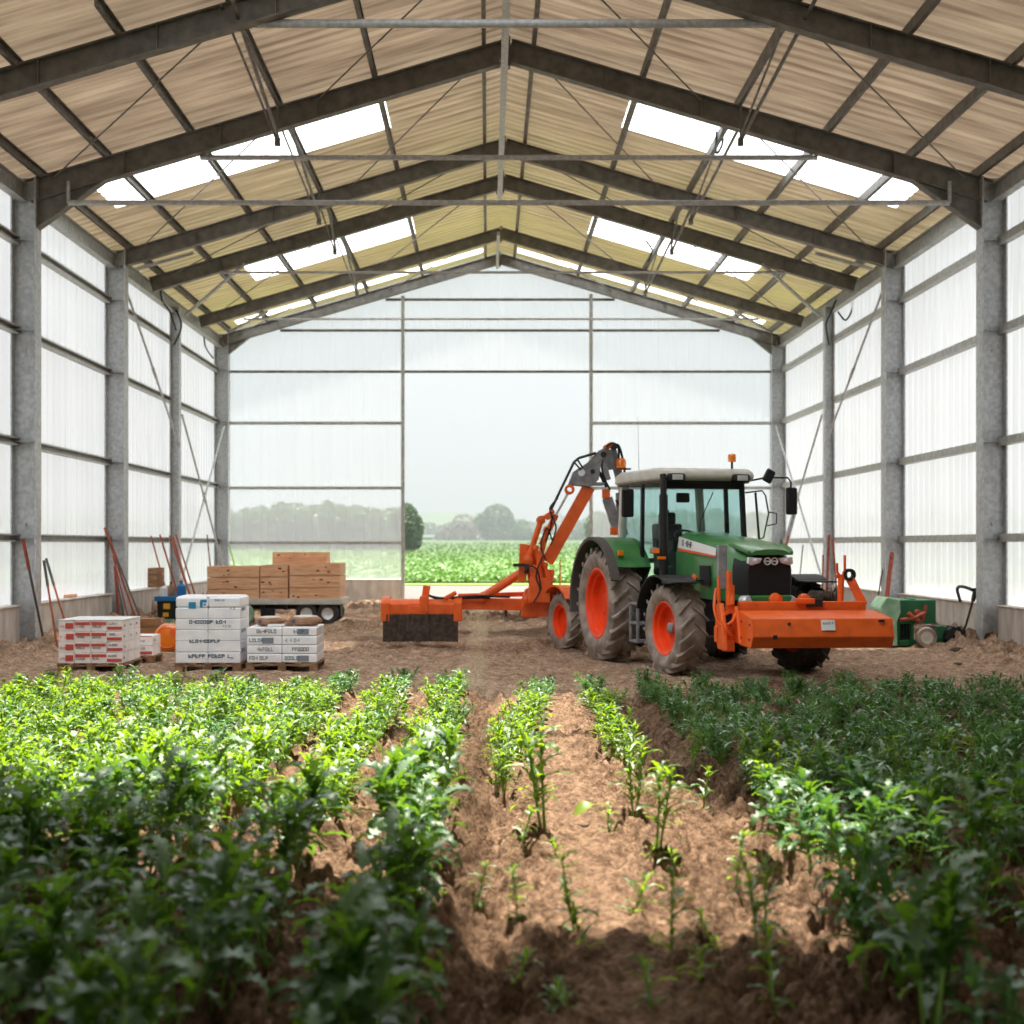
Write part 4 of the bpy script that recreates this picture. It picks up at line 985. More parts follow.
# stack of red and white cartons
x0, y0_, W_, D_ = -5.93, 19.32, .89, 1.0
zp = .115
pallet(x0+W_/2, y0_+D_/2, W_+.04, D_, 'wooden pallet under the red and white cartons')
nx_, nz_, ny_ = 4, 4, 3
cw, cd, chh = W_/nx_, D_/ny_, .148
pro = []
def carton(x, y, z, w, d, h, label, group, variant, ink='ink_red', jit=.004):
    o = MB(); o.box((0,0,h/2), (w-.006, d-.006, h-.004)); r_ = random.Random(variant)
    c = o.build('carton', 'carton', bevel=.006); c.location = (x+r_.uniform(-jit,jit), y+r_.uniform(-jit,jit), z); tag(c, label, 'box', group)
    m = MB(); v = variant % 5; f = -d/2+.001
    if v in (0, 1, 3): m.box((0, f, h*(.30 if v == 1 else .72)), (w*.92, .006, h*.28))
    if v == 2: m.box((w*.2, f, h*.5), (w*.5, .006, h*.55))
    if v == 4: m.box((0, f, h*.93), (w*.94, .006, h*.07))
    m.use(ink) if False else None
    b = m.build('printed_band', ink, c)
    m = MB(); letters(m, (-w*.38, -d/2-.001, h*(.35 if v != 1 else .62)), (1,0,0), (0,0,1), 5, h*.2, seed=variant+2); m.build('lettering', 'ink_dark' if v != 2 else 'ink_red', c)
    if r_.random() < .8:
        m = MB(); letters(m, (w/2-.001, -d*.3, h*.4), (0,1,0), (0,0,1), 4, h*.18, seed=variant+7); m.build('side_lettering', 'ink_grey', c)
    return c
k = 0
for iz in range(nz_):
    for iy in range(ny_):
        for ix in range(nx_):
            k += 1
            carton(x0+cw*(ix+.5), y0_+cd*(iy+.5), zp+iz*chh, cw, cd, chh, 'white carton with red print stacked on the leftmost pallet', 'red and white cartons on the leftmost pallet', k*7+ix+iz)
m = MB(); m.box((x0+W_/2, y0_+D_/2, zp+nz_*chh+.006), (W_+.01, D_+.01, .012)); tag(m.build('top_sheet', 'white', bevel=.005), 'white cover sheet lying on the red and white carton stack', 'sheet')
# smaller stack behind
pallet(-5.18, 20.95, .5, .6, 'low wooden pallet behind the red and white carton stack')
for iz in range(2):
    for ix in range(2):
        carton(-5.30+ix*.235, 20.92, zp+iz*.15, .23, .5, .148, 'plain white carton with faint red marks on the low pallet behind', 'white cartons on the low pallet behind', 60+iz*3+ix)
# tall wrapped load
xt, wt = -3.87, .90; yt = 19.7
pallet(xt, yt+.02, .92, .80, 'wooden pallet under the tall wrapped white load')
t = thing('wrapped_pallet_load', 'tall shrink wrapped white load with blue print, tallest of the stacks', 'wrapped load', (xt, yt, zp))
hh = 1.0-.08
for k in range(6):
    z0 = k*hh/6; m = MB()
    for j in range(2):
        m.box(((-.25+j*.5)*wt, 0, z0+hh/12), (wt/2-.004, .72, hh/6-.003))
    m.build('carton_layer', 'wrap', t, bevel=.03 if k == 5 else .012, seg=3)
m = MB(); m.box((0,0,hh+.003), (wt*.93,.66,.012)); m.build('wrap_top', 'wrap', t, bevel=.006)
m = MB(); yf = -.3625
def row(px, py, n, h, seed, key_m=m):
    letters(m, ((px-175)/72-.45, yf, (672-7-py)/72-.05), (1,0,0), (0,0,1), n, h, seed=seed, gap=.16, wf=.8, th=h*.22)
row(189,622,11,.05,11); row(189,641,11,.045,12); row(188,656,13,.05,13); m.build('blue_lettering', 'ink_blue', t)
m = MB(); m.box((-.215,yf,.80), (.10,.004,.09)); m.box((-.06,yf,.86), (.09,.004,.04)); m.box((-.09,yf,.81), (.04,.004,.08)); m.box((-.045,yf,.81), (.03,.004,.03)); m.build('cyan_mark', 'ink_cyan', t)
m = MB(); letters(m, (.10,yf,.86), (1,0,0), (0,0,1), 6, .03, seed=4); letters(m, (.3,yf,.74), (1,0,0), (0,0,1), 4, .04, seed=8); letters(m, (.2,yf,.5), (1,0,0), (0,0,1), 7, .03, seed=8); letters(m, (.32,yf,.06), (1,0,0), (0,0,1), 3, .03, seed=6)
for zz in (.15,.42,.72): letters(m, (wt/2-.001+.002, -.28, zz), (0,1,0), (0,0,1), 9, .05, seed=int(zz*100))
m.build('grey_lettering', 'ink_grey', t)
# lower stack with sacks
xq, wq = -2.86, .98; yq = 19.85
pallet(xq, yq, 1.0, .9, 'wooden pallet under the low white carton stack with sacks')
rows_z = [.125]*4
k = 100
for iz in range(4):
    for ix in range(2):
        k += 1
        o = MB(); w2 = wq/2 if True else 0
        h2 = .122
        o.box((0,0,h2/2), (w2-.008, .84, h2-.004)); c = o.build('carton', 'wrap', bevel=.012); c.location = (xq+(ix-.5)*w2, yq, zp+iz*(h2+.002)); tag(c, 'flat white carton with dark print on the low stack under the sacks', 'box', 'flat white cartons under the paper sacks')
        m = MB(); letters(m, (-w2*.42+.1*(iz % 2), -.4225, .04), (1,0,0), (0,0,1), 5+(k % 3), .05, seed=k); m.build('lettering', ['ink_blue','ink_grey','ink_dark'][k % 3], c)
        if k % 3 == 0:
            m = MB(); m.box((w2*.1, -.4215, .06), (.16,.004,.08)); m.build('printed_label', 'ink_grey', c)
def sack(x, y, z, w, d, h, rz, label):
    t = thing('paper_sack', label, 'sack', (x, y, z), rz)
    m = MB(); rings = []; n = 16
    for i in range(9):
        u = -1+2*i/8; f = (1-abs(u)**5)**.5 if abs(u) < 1 else .0
        f = max(f, .35); rings.append([(u*w/2, math.cos(2*math.pi*k/n)*d/2*f**.5, h/2+math.copysign(abs(math.sin(2*math.pi*k/n))**.7, math.sin(2*math.pi*k/n))*h/2*f) for k in range(n)])
    vs = [v for r_ in rings for v in r_]; fs = [(i*n+k, i*n+(k+1) % n, (i+1)*n+(k+1) % n, (i+1)*n+k) for i in range(8) for k in range(n)] + [tuple(range(n)), tuple(range(8*n, 9*n))]
    m.add(vs, fs); m.build('sack_body', 'sack', t, smooth=True)
    m = MB(); m.lathe([(0, h*.80), (.32, h*.82), (.42, h*.88), (.36, h*1.0), (.2, h*1.06), (0, h*1.08)], 20); m.v = [(x*w*1.0, y*d*.9, z) for x, y, z in m.v]; m.build('pale_top', 'cabroof', t, smooth=True)
    m = MB(); m.box((-w*.3, -d*.49, h*.5), (w*.12, .01, h*.4)); m.build('dark_mark', 'ink_dark', t)
ztop = zp+4*.124
sack(-3.08, 19.75, ztop, .40, .34, .13, R(4), 'brown paper sack on the low white stack next to the tall load')
sack(-2.58, 19.80, ztop, .44, .36, .14, R(-5), 'brown and white paper sack on the right end of the low white stack')
m = MB(); m.box((0,0,.03), (.16,.2,.05)); c = m.build('small_packet', 'sack', bevel=.015, loc=(-2.83, 19.8, ztop-.004)); tag(c, 'small crumpled packet lying between the two paper sacks', 'packet')
m = MB(); m.box((0,0,.02), (.24,.1,.035)); c = m.build('white_packet', 'white', bevel=.01, loc=(-2.95, 19.52, ztop-.002)); tag(c, 'small white packet at the front edge of the low white stack', 'packet')
# orange drum
t = thing('plastic_drum', 'orange plastic drum lying on its side left of the tall white load', 'drum', (-5.28, 23.1, gz(-5.28,23.1)), R(10))
m = MB(); m.lathe([(0,-.26), (.17,-.27), (.215,-.24), (.225,-.1), (.218,-.08), (.225,-.06), (.225,.1), (.215,.24), (.17,.27), (0,.26)], 32, 'y', (0,0,.225)); m.build('drum_body', 'beacon', t, smooth=True)
m = MB(); m.lathe([(.04,-.285), (.05,-.29), (.05,-.26)], 14, 'y', (.08,0,.30)); m.lathe([(0,-.285), (.05,-.285)], 14, 'y', (.08,0,.30)); m.lathe([(.15,-.268), (.165,-.275), (.18,-.268)], 30, 'y', (0,0,.225)); m.build('cap', 'orange', t, smooth=True)
# wooden offcut boxes behind
def wood_box(x, y, z, w, d, h, label, rz=0, key='wood_dark'):
    t = thing('wooden_box', label, 'box', (x, y, z), rz)
    for k in range(3):
        m = MB(); m.box((0, -d/2+.01, h*(k+.5)/3), (w, .02, h/3-.01)); m.box((0, d/2-.01, h*(k+.5)/3), (w, .02, h/3-.01)); m.box((-w/2+.01, 0, h*(k+.5)/3), (.02, d-.04, h/3-.01)); m.box((w/2-.01, 0, h*(k+.5)/3), (.02, d-.04, h/3-.01)); m.build('side_board', key, t)
    m = MB(); m.box((0,0,h-.012), (w-.03, d-.03, .02)); m.box((0,0,.015), (w-.03,d-.03,.02)); m.build('lid', key, t)
    return t
wood_box(-6.35, 25.6, gz(-6.35,25.6), .62, .5, .42, 'small wooden box behind the red and white cartons')
wood_box(-5.75, 25.9, gz(-5.75,25.9), .60, .5, .26, 'low wooden box beside the orange drum', R(6), 'wood')
wood_box(-5.4, 26.8, gz(-5.4,26.8), .7, .5, .36, 'wooden box just behind the low wooden box', R(-4), 'wood')
# blue bin with items
t = thing('storage_bin', 'dark storage bin with blue lid and yellow labels by the left wall', 'bin', (-6.75, 30.2, 0))
m = MB(); m.prism([(-.30,0), (.30,0), (.34,.56), (-.34,.56)], -.26, .26, 'xz'); m.build('bin_body', 'black', t, bevel=.02)
m = MB(); m.box((0,0,.60), (.76,.60,.10)); m.box((.27,-.268,.3), (.1,.01,.5)); m.build('lid', 'blue', t, bevel=.02)
m = MB(); m.box((-.12,-.272,.44), (.14,.012,.12)); m.build('yellow_label', 'yellow', t)
m = MB(); m.box((-.14,-.272,.26), (.12,.012,.09)); m.build('yellow_label', 'yellow', t)
m = MB(); m.box((-.05,-.272,.12), (.2,.012,.10)); m.build('green_label', 'mach_pale', t)
def bottle(x, y, z, r_, h, key, label):
    t = thing('bottle', label, 'bottle', (x, y, z)); m = MB(); m.lathe([(0,0), (r_,0), (r_,h*.62), (r_*.4,h*.8), (r_*.4,h*.9)], 16); m.build('bottle_body', key, t, smooth=True)
    m = MB(); m.lathe([(r_*.45,h*.88), (r_*.45,h), (0,h)], 14); m.build('cap', 'rust', t, smooth=True)
bottle(-6.98, 30.15, .65, .08, .26, 'white', 'white bottle standing on the blue lidded bin')
bottle(-6.86, 30.3, .65, .07, .30, 'sack', 'tan bottle standing on the blue lidded bin')
bottle(-6.60, 30.15, .65, .10, .34, 'blue', 'large dark blue bottle on the right of the blue lid')
# cardboard box and block on the ledge
t = wood_box(-8.0+.02, 33.4, .75, .34, .75, .46, 'brown wooden box standing on the concrete ledge at the left wall')
m = MB(); m.box((0,0,.03), (.14,.55,.06)); c = m.build('wood_block', 'wood', bevel=.008, loc=(-7.98, 26.7, .75)); tag(c, 'small wooden block lying on the concrete ledge of the left wall', 'block')
# leaning poles
def pole(a, b, r_, key, label, tip=None, name='leaning_pole', blade=None):
    a = Vector(a); b = Vector(b)
    t = thing(name, label, 'pole', a); m = MB(); m.tube([(0,0,0), (b-a)*.5, b-a], r_, 8); m.build('shaft', key, t, smooth=True)
    if tip:
        m = MB(); m.tube([(b-a)*.72, (b-a)*1.01], r_*1.35, 8); m.build('grip', tip, t, smooth=True)
    if blade:
        m = MB(); d = (b-a).normalized(); m.beam(d*.02, d*.30, .16, .02, up=(1,0,0)); m.build('blade', blade, t)
    return t
def onwall(px, py, xw=XL+.24):
    """point where the ray of a pixel meets the plane x = xw"""
    d = xw*F_PX/(px-488); return P(px, py, d)
def gp(px, d): 
    x = (px-488)*d/F_PX; return Vector((x, d, gz(x, d)))
pole(gp(44, 23.3), onwall(23, 540, XL+.26), .022, 'pole_dark', 'dark shafted tool with orange grip leaning on the nearest left column', 'rust')
pole(gp(58, 22.6), P(44, 562, 23.95), .018, 'rust', 'rusty red pole leaning on the concrete just right of the nearest left column', 'pole_dark')
pole(gp(75, 22.2), P(46.5, 560, 24.2), .018, 'rust', 'thin rusty pole leaning behind the red and white cartons', 'pole_dark')
c2 = [(105,529,146,28.0,.018,'pole_dark','longest dark pole of the bundle on the second left column','rust'),
      (108,537,139,28.1,.022,'rust','longest orange red pole of the bundle on the second left column',None),
      (115,566,119,28.6,.03,'rust','short thick red pole at the left of the bundle on the second left column',None),
      (116,575,126,28.4,.016,'pole_dark','short dark pole of the bundle on the second left column',None),
      (113,556,131,28.3,.016,'rust','thin red pole in the middle of the bundle on the second left column',None)]
for px, py, bx, bd, r_, key, lb, tip in c2: pole(gp(bx, bd), P(px, py, 28.75), r_, key, lb, tip)
c3 = [(151,536,176,30.9,.018,'leftmost thin orange pole leaning behind the blue bin'), (160,535,187,30.9,.022,'second orange pole leaning behind the blue bin'),
      (170,536,200,31.0,.028,'thickest orange pole leaning behind the blue bin'), (173,537,197,31.2,.018,'orange pole crossing the thickest one behind the blue bin'), (176,535,203,31.4,.02,'rightmost orange pole leaning behind the blue bin')]
for px, py, bx, bd, r_, lb in c3:
    dw = min(34.2, max(31.9, (XL+.22)*F_PX/(px-488))); pole(gp(bx, bd), P(px, py, dw), r_, 'rust', lb)
pole((-6.9, 40.0, 0), P(229, 545, 40.55), .02, 'green_pole', 'thin green pole leaning at the left rear corner')
pole(gp(214, 38.0), P(207, 535, 38.6), .02, 'wood_dark', 'tan wooden pole leaning at the left rear column')
# right side poles
pole(gp(768, 35.5), P(796, 508, 36.9), .035, 'rust', 'long pole with grey shaft leaning on the right rear column', 'grey_metal')
for (bx, bd, px, py, dd, r_, lb) in ((872,28.2,884,562,29.4,.018,'thin dark pole beside the second right column'), (884,27.6,892,553,28.6,.045,'thick red pole leaning on the second right column'),
                                 (826,33.2,829,535,33.6,.035,'thick rusty pole standing against the slim right post'), (822,33.8,823,555,34.3,.02,'thin pinkish pole beside the slim right post'),
                                 (838,32.5,833,540,33.2,.025,'red pole on the right of the slim right post'), (796,34.8,803,545,36.0,.015,'thin grey pole near the right rear corner')):
    pole(gp(bx, bd), P(px, py, dd), r_, 'rust' if 'grey' not in lb and 'dark' not in lb else 'pole_dark', lb)

# ------------------------------------------------------------------ trailer with wooden crates
ty = 31.0
t = thing('flatbed_trailer', 'low twin axle flatbed trailer loaded with wooden crates', 'trailer', (0, 0, 0))
def S(px): return (px-488)*ty/F_PX
m = MB(); m.box(((S(206)+S(343))/2, ty+.6, .50), (S(343)-S(206), 1.5, .13)); m.build('deck', 'cabroof', t, bevel=.015)
m = MB(); m.box(((S(206)+S(343))/2, ty+.2, .38), (S(343)-S(206)-.2, .1, .12)); m.box(((S(206)+S(343))/2, ty+1.0, .38), (S(343)-S(206)-.2, .1, .12))
for px in (262, 285, 297, 316): m.box((S(px), ty+.6, .36), (.08, 1.2, .1))
m.box((S(338), ty+.3, .30), (.1,.5,.3)); m.box((S(268), ty, .25), (.3,.2,.2)); m.beam((S(206), ty+.6, .38), (S(206)-.3, ty+.6, .36), .1, .1); m.build('chassis', 'black', t, bevel=.01)
m = MB(); m.beam((S(280), ty-.06, .48), (S(343), ty-.06, .44), .1, .03); m.build('mudguard', 'black', t)
for px in (307, 328):
    for yy in (ty-.02, ty+1.2):
        e = bpy.data.objects.new('trailer_wheel', None); COL.objects.link(e); e.parent = t; e.location = (S(px), yy, .235)
        m = MB(); m.lathe([(.13,-.09), (.22,-.10), (.24,-.05), (.24,.05), (.22,.10), (.13,.09)], 32, 'y'); m.build('tyre', 'tyre_dark', e, smooth=True)
        m = MB(); m.lathe([(.14,-.085), (.12,-.07), (.06,-.05), (0,-.05)], 24, 'y'); m.build('rim', 'lamp', e, smooth=True)
m = MB(); m.lathe([(.12,-.06), (.20,-.07), (.22,0), (.2,.07), (.12,.06)], 28, 'y', (S(247), ty-.3, .24), True); m.lathe([(0,-.02), (.13,-.03), (.13,.03), (0,.02)], 24, 'y', (S(247), ty-.3, .24)); tag(m.build('spare_wheel', 'mach_pale', smooth=True), 'greenish round wheel leaning before the trailer deck', 'wheel')
def crate(px0, px1, top, bot, dy, dep, label, boards):
    x0, x1 = S(px0), S(px1); z1 = CAMH+(545-top)*ty/F_PX; z0 = CAMH+(545-bot)*ty/F_PX
    c = thing('wooden_crate', label, 'crate', ((x0+x1)/2, ty+dy+dep/2, z0)); w = x1-x0; h = z1-z0
    for k in range(boards):
        m = MB(); zc = h*(k+.5)/boards; hb = h/boards-.014
        m.box((0,-dep/2+.015,zc), (w,.03,hb)); m.box((0,dep/2-.015,zc), (w,.03,hb)); m.box((-w/2+.015,0,zc), (.03,dep-.06,hb)); m.box((w/2-.015,0,zc), (.03,dep-.06,hb)); b = m.build('board', 'wood', c)
        m = MB(); r_ = random.Random(px0+k)
        for j in range(3): kx = r_.uniform(-w*.42,w*.42); kz = zc+r_.uniform(-hb*.35,hb*.35); kr = r_.uniform(.02,.045); m.prism([(kx+math.cos(a*.785)*kr, kz+math.sin(a*.785)*kr*.45) for a in range(8)], -dep/2-.004, -dep/2+.01, 'xz')
        m.build('knot', 'knot', b, fix=False)
    m = MB(); m.box((0,0,h-.03), (w-.06,dep-.06,.02)); m.build('lid', 'wood', c)
crate(208, 260, 566, 600.5, -.1, 1.3, 'leftmost wooden crate on the trailer deck', 3)
crate(261, 288.5, 565, 600.5, -.1, 1.3, 'narrow middle wooden crate on the trailer deck', 3)
crate(290, 340, 563, 600, -.1, 1.3, 'tallest wooden crate at the right end of the trailer deck', 3)
x0 = S(268)
crate(269, 324, 552, 565.0, .5, .7, 'top wooden crate lying across the other crates', 1)

# ------------------------------------------------------------------ green machine on the right
gy = 23.7
t = thing('power_unit', 'old green wheeled machine standing by the right concrete wall', 'machine', (0, 0, 0))
def G(px, py, dd=0): return P(px, py, gy+dd)
gx = lambda px: (px-488)*gy/F_PX
gzz = lambda py: CAMH+(545-py)*gy/F_PX
m = MB(); m.box(((gx(898)+gx(937))/2, gy+.35, (gzz(600)+gzz(624))/2), (gx(937)-gx(898), .6, gzz(600)-gzz(624))); m.box((gx(915), gy+.3, gzz(600)+.01), (.1,.4,.03)); body = m.build('engine_cover', 'mach_green', t, bevel=.05, seg=3)
m = MB(); m.prism([(gx(880),gzz(606)), (gx(886),gzz(597)), (gx(899),gzz(599)), (gx(900),gzz(612)), (gx(896),gzz(622)), (gx(897),gzz(646)), (gx(886),gzz(646)), (gx(888),gzz(620)), (gx(880),gzz(612))], gy-.06, gy+.6, 'xz'); m.build('side_panel', 'mach_pale', t, bevel=.02)
m = MB(); m.box(((gx(896)+gx(935))/2, gy+.35, gzz(643)), (gx(935)-gx(896), .6, .1)); m.box((gx(899), gy+.3, (gzz(622)+gzz(645))/2), (.06,.5,.4)); m.box((gx(911), gy+.5, (gzz(622)+gzz(645))/2), (.35,.1,.4)); m.box((gx(913), gy+.05, .25), (.05,.05,.35)); m.build('frame', 'mach_green', t, bevel=.01)
m = MB()
for k in range(4): m.tube([(gx(902)+k*.05, gy+.15, .12), (gx(902)+k*.05, gy+.15, .42)], .015, 8)
m.build('cooling_pipe', 'black', t)
m = MB(); m.tube([G(900,620,-.02), G(915,618,-.1), G(926,612,-.05)], .03, 8); m.tube([G(908,613,-.08), G(920,622,-.08)], .035, 8); m.lathe([(0,-.05), (.06,-.04), (.06,.06)], 12, 'y', G(918,613,-.02)); m.tube([G(922,622,-.05), G(926,605,-.05)], .028, 8); m.build('linkage', 'rust', t, smooth=True)
def smallwheel(px, py, dd, r_, key, nm):
    e = bpy.data.objects.new(nm, None); COL.objects.link(e); e.parent = t; e.location = G(px, py, dd); e.location.z = r_+.02
    m = MB(); m.lathe([(r_*.6,-.06), (r_*.93,-.07), (r_,-.03), (r_,.03), (r_*.93,.07), (r_*.6,.06)], 32, 'y'); m.build('tyre', 'tyre', e, smooth=True)
    m = MB(); m.lathe([(r_*.62,-.055), (r_*.5,-.045), (r_*.2,-.05), (r_*.18,-.08), (0,-.08)], 24, 'y'); m.build('rim', key, e, smooth=True)
smallwheel(926, 638, -.12, .175, 'cabroof', 'wheel')
smallwheel(928, 638, .7, .175, 'cabroof', 'wheel')
m = MB(); c = G(953,637,.1)
m.lathe([(0,-.16), (.17,-.14), (.19,-.06), (.19,.1), (.15,.16), (0,.16)], 28, 'y', c)
for k in range(10):
    a = k*.628; m.box(c+Vector((math.cos(a)*.17, -.13, math.sin(a)*.17)), (.05,.06,.05))
m.lathe([(0,-.2), (.05,-.19), (.07,-.14)], 12, 'y', c); m.build('blower_drum', 'black', t, smooth=True)
m = MB(); m.lathe([(.20,-.08), (.21,-.08), (.21,.12), (.2,.12)], 28, 'y', G(944,637,.2), True); m.box(G(942,640,.2), (.3,.3,.12)); m.box(G(938,631,.2), (.14,.3,.18)); m.build('housing', 'mach_green', t, bevel=.01)
m = MB(); m.tube([G(962,633,.05), G(966,625,.05), G(973,600,.05)], .02, 8); m.tube([G(973,601,.05), G(975,592,.05)], .04, 8); m.box(G(974,589.5,.05), (.11,.05,.05)); m.build('handle', 'black', t, smooth=True)
m = MB(); m.tube(curve_pts([Vector((8.30,24.6,.76)), Vector((8.28,24.7,.98)), Vector((8.30,24.4,1.02)), Vector((8.40,24.0,.92)), Vector((8.45,23.85,.76))], 8), .028, 8)
tag(m.build('hose_loop', 'black', smooth=True), 'black hose bent in an arch over the right concrete ledge', 'hose')
for (px, d, r_, lb) in ((957, 22.6, .10, 'clod of earth right of the green machine'), (936, 22.9, .07, 'small clod beside the green machine wheel'), (958,20.5,.06,'lone dark clod on the bare dirt at the right')):
    x = (px-488)*d/F_PX; m = MB(); vs = []
    m.lathe([(0,-r_*.4), (r_*.8,-r_*.2), (r_,.1*r_), (r_*.7,r_*.5), (0,r_*.7)], 9, 'z'); o = m.build('earth_clod', 'mud', smooth=True, loc=(x, d, gz(x, d)+r_*.2)); o.scale = (1.3, .9, .8); tag(o, lb, 'clod')

# ------------------------------------------------------------------ plants
def leaf_strip(org, az, L, wid, rise, droop, nseg, tw, base_drop=.0):
    """lobed, arching leaf; returns vertices and quads"""
    vs = []; ws = ([.10,.2,.85,.28,1.0,.32,.98,.34,.85,.3,.55,.03] if nseg >= 9 else [.15,.85,.35,1.0,.38,.7,.05])
    n = len(ws); p = Vector(org); el = rise; step = L/(n-1)
    side = Vector((-math.sin(az), math.cos(az), 0))
    for i in range(n):
        dirv = Vector((math.cos(az)*math.cos(el), math.sin(az)*math.cos(el), math.sin(el)))
        up = side.cross(dirv) * -1
        sd = (side*math.cos(tw) + up*math.sin(tw))
        hw = wid*ws[i]*.5
        fold = up*hw*.35
        vs += [p - sd*hw + fold, p, p + sd*hw + fold]
        p = p + dirv*step; el -= droop/(n-1)*(.4+1.2*i/n)
    fs = []
    for i in range(n-1):
        a = i*3; fs += [(a,a+1,a+4,a+3), (a+1,a+2,a+5,a+4)]
    return vs, fs
def plant_mesh(seed, h, nleaf, Lr, wr, nstem=2, lod=9, spread=.07, key='leaf', open_=1.0, basal=.25):
    r_ = random.Random(seed); st = MB(); lf = MB()
    for s in range(nstem):
        hs = h*r_.uniform(.72, 1.0) if s else h
        a = r_.uniform(0, 6.28); bx, by = math.cos(a)*spread*.3, math.sin(a)*spread*.3; tx, ty_ = bx+math.cos(a)*spread*r_.uniform(.5,1.6), by+math.sin(a)*spread*r_.uniform(.5,1.6)
        pts = [Vector((bx+(tx-bx)*u+math.sin(u*3+s)*.008, by+(ty_-by)*u, -.03+(hs*.86+.03)*u)) for u in (0,.35,.7,1)]
        st.tube(pts, .0058*h/.5+.002, 5, .003)
        nl = nleaf//nstem
        for i in range(nl):
            u = basal + (1-basal)*(i+r_.random()*.6)/nl; k = min(int(u*3), 2); f = u*3-k; p = pts[k].lerp(pts[k+1], f)
            az = i*2.4 + r_.uniform(-1,1) + s
            L = r_.uniform(*Lr)*(1.1-.45*abs(u-.55)*1.5); rise = R(r_.uniform(5, 60) + 22*u*open_); dr = R(r_.uniform(50, 165))
            v, f_ = leaf_strip(p, az, L, r_.uniform(*wr), rise, dr, lod, r_.uniform(-.5,.5)); lf.add(v, f_)
    for i in range(3):                          # upright tip leaves
        v, f_ = leaf_strip(pts[-1], r_.uniform(0,6.28), Lr[0]*.9, wr[0], R(r_.uniform(60,80)), R(r_.uniform(30,80)), lod, 0); lf.add(v, f_)
    return st, lf
def mesh_of(mb, name, key):
    me = bpy.data.meshes.new(name); me.from_pydata(mb.v, [], mb.f); me.materials.append(M[key]); me.polygons.foreach_set('use_smooth', [True]*len(me.polygons)); me.update(); return me
VAR = {}
def variants(tagname, n, **kw):
    out = []
    for i in range(n):
        st, lf = plant_mesh(hash((len(tagname), i)) % 9999 + i*17, **kw)
        out.append((mesh_of(st, tagname+'_stem', 'stem'), mesh_of(lf, tagname+'_foliage', kw.get('key', 'leaf')), lf, st))
    VAR[tagname] = out
variants('big', 7, h=.56, nleaf=33, Lr=(.16,.27), wr=(.055,.09), nstem=3, key='leaf_near', basal=.38, spread=.09)
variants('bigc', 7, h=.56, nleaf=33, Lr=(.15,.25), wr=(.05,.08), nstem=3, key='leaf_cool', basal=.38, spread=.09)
variants('mid', 6, h=.44, nleaf=60, Lr=(.08,.15), wr=(.026,.042), nstem=4, key='leaf', lod=7, spread=.11)
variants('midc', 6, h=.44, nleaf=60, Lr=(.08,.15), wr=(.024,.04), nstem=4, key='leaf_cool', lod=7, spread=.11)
variants('thin', 5, h=.60, nleaf=44, Lr=(.09,.20), wr=(.024,.042), nstem=2, key='leaf', lod=7, basal=.3)
variants('seed', 6, h=.15, nleaf=12, Lr=(.05,.13), wr=(.018,.032), nstem=1, key='leaf', lod=7, basal=.1)
variants('tall', 5, h=.36, nleaf=20, Lr=(.05,.12), wr=(.02,.036), nstem=1, key='leaf', lod=7, basal=.12)
ZUP = [0]
def hfac(y): return float(np.interp(y, [6.5, 9, 12, 16.3], [1.0, .95, .84, .68]))
def place(tagname, i, x, y, s, rz, name, label, cat, group):
    stm, lfm, _, _ = VAR[tagname][i % len(VAR[tagname])]
    o = bpy.data.objects.new(name, stm); COL.objects.link(o); o.location = (x, y, gz(x, y)-.005); o.scale = (s, s, s*rnd.uniform(.9,1.1)*(hfac(y) if tagname != 'thin' else 1)); o.rotation_euler = (rnd.uniform(-.08,.08), rnd.uniform(-.08,.08), rz)
    c = bpy.data.objects.new('foliage', lfm); COL.objects.link(c); c.parent = o
    tag(o, label, cat, group)
    return o
cand = []
# left bed
x = -.40; row = 0
rowsL = [-.42, -1.05, -1.68] + [-2.2 - .5*k for k in range(11)]
for ri, rx in enumerate(rowsL):
    y = 3.9
    while y < 16.7:
        px = rx + rnd.gauss(0, .05 if ri < 3 else .10)
        yy = y + rnd.uniform(-.06,.06)
        lim = .40*yy + .5
        if px > -lim and px > XL+.5:
            side = 'L'
            cand.append((yy, px, 'L', ri))
        y += (.30 if y < 8.5 else .18)*(1 if ri < 3 else .86)*(.6 + .8*rnd.random())
rowsR = [1.88, 2.45] + [3.02+.56*k for k in range(9)]
for ri, rx in enumerate(rowsR):
    y = 4.6
    while y < 16.7:
        bend = -.22*sstep(9, 6, y) if False else 0
        px = rx + rnd.gauss(0, .07 if ri < 2 else .10) - (.25*(1-min(1, max(0, (y-5)/4))) if ri < 2 else 0)
        yy = y + rnd.uniform(-.06,.06)
        if px < .42*yy+.3 and px < XR-.4:
            cand.append((yy, px, 'R', ri))
        y += (.32 if y < 8.5 else .18)*(.6 + .8*rnd.random())
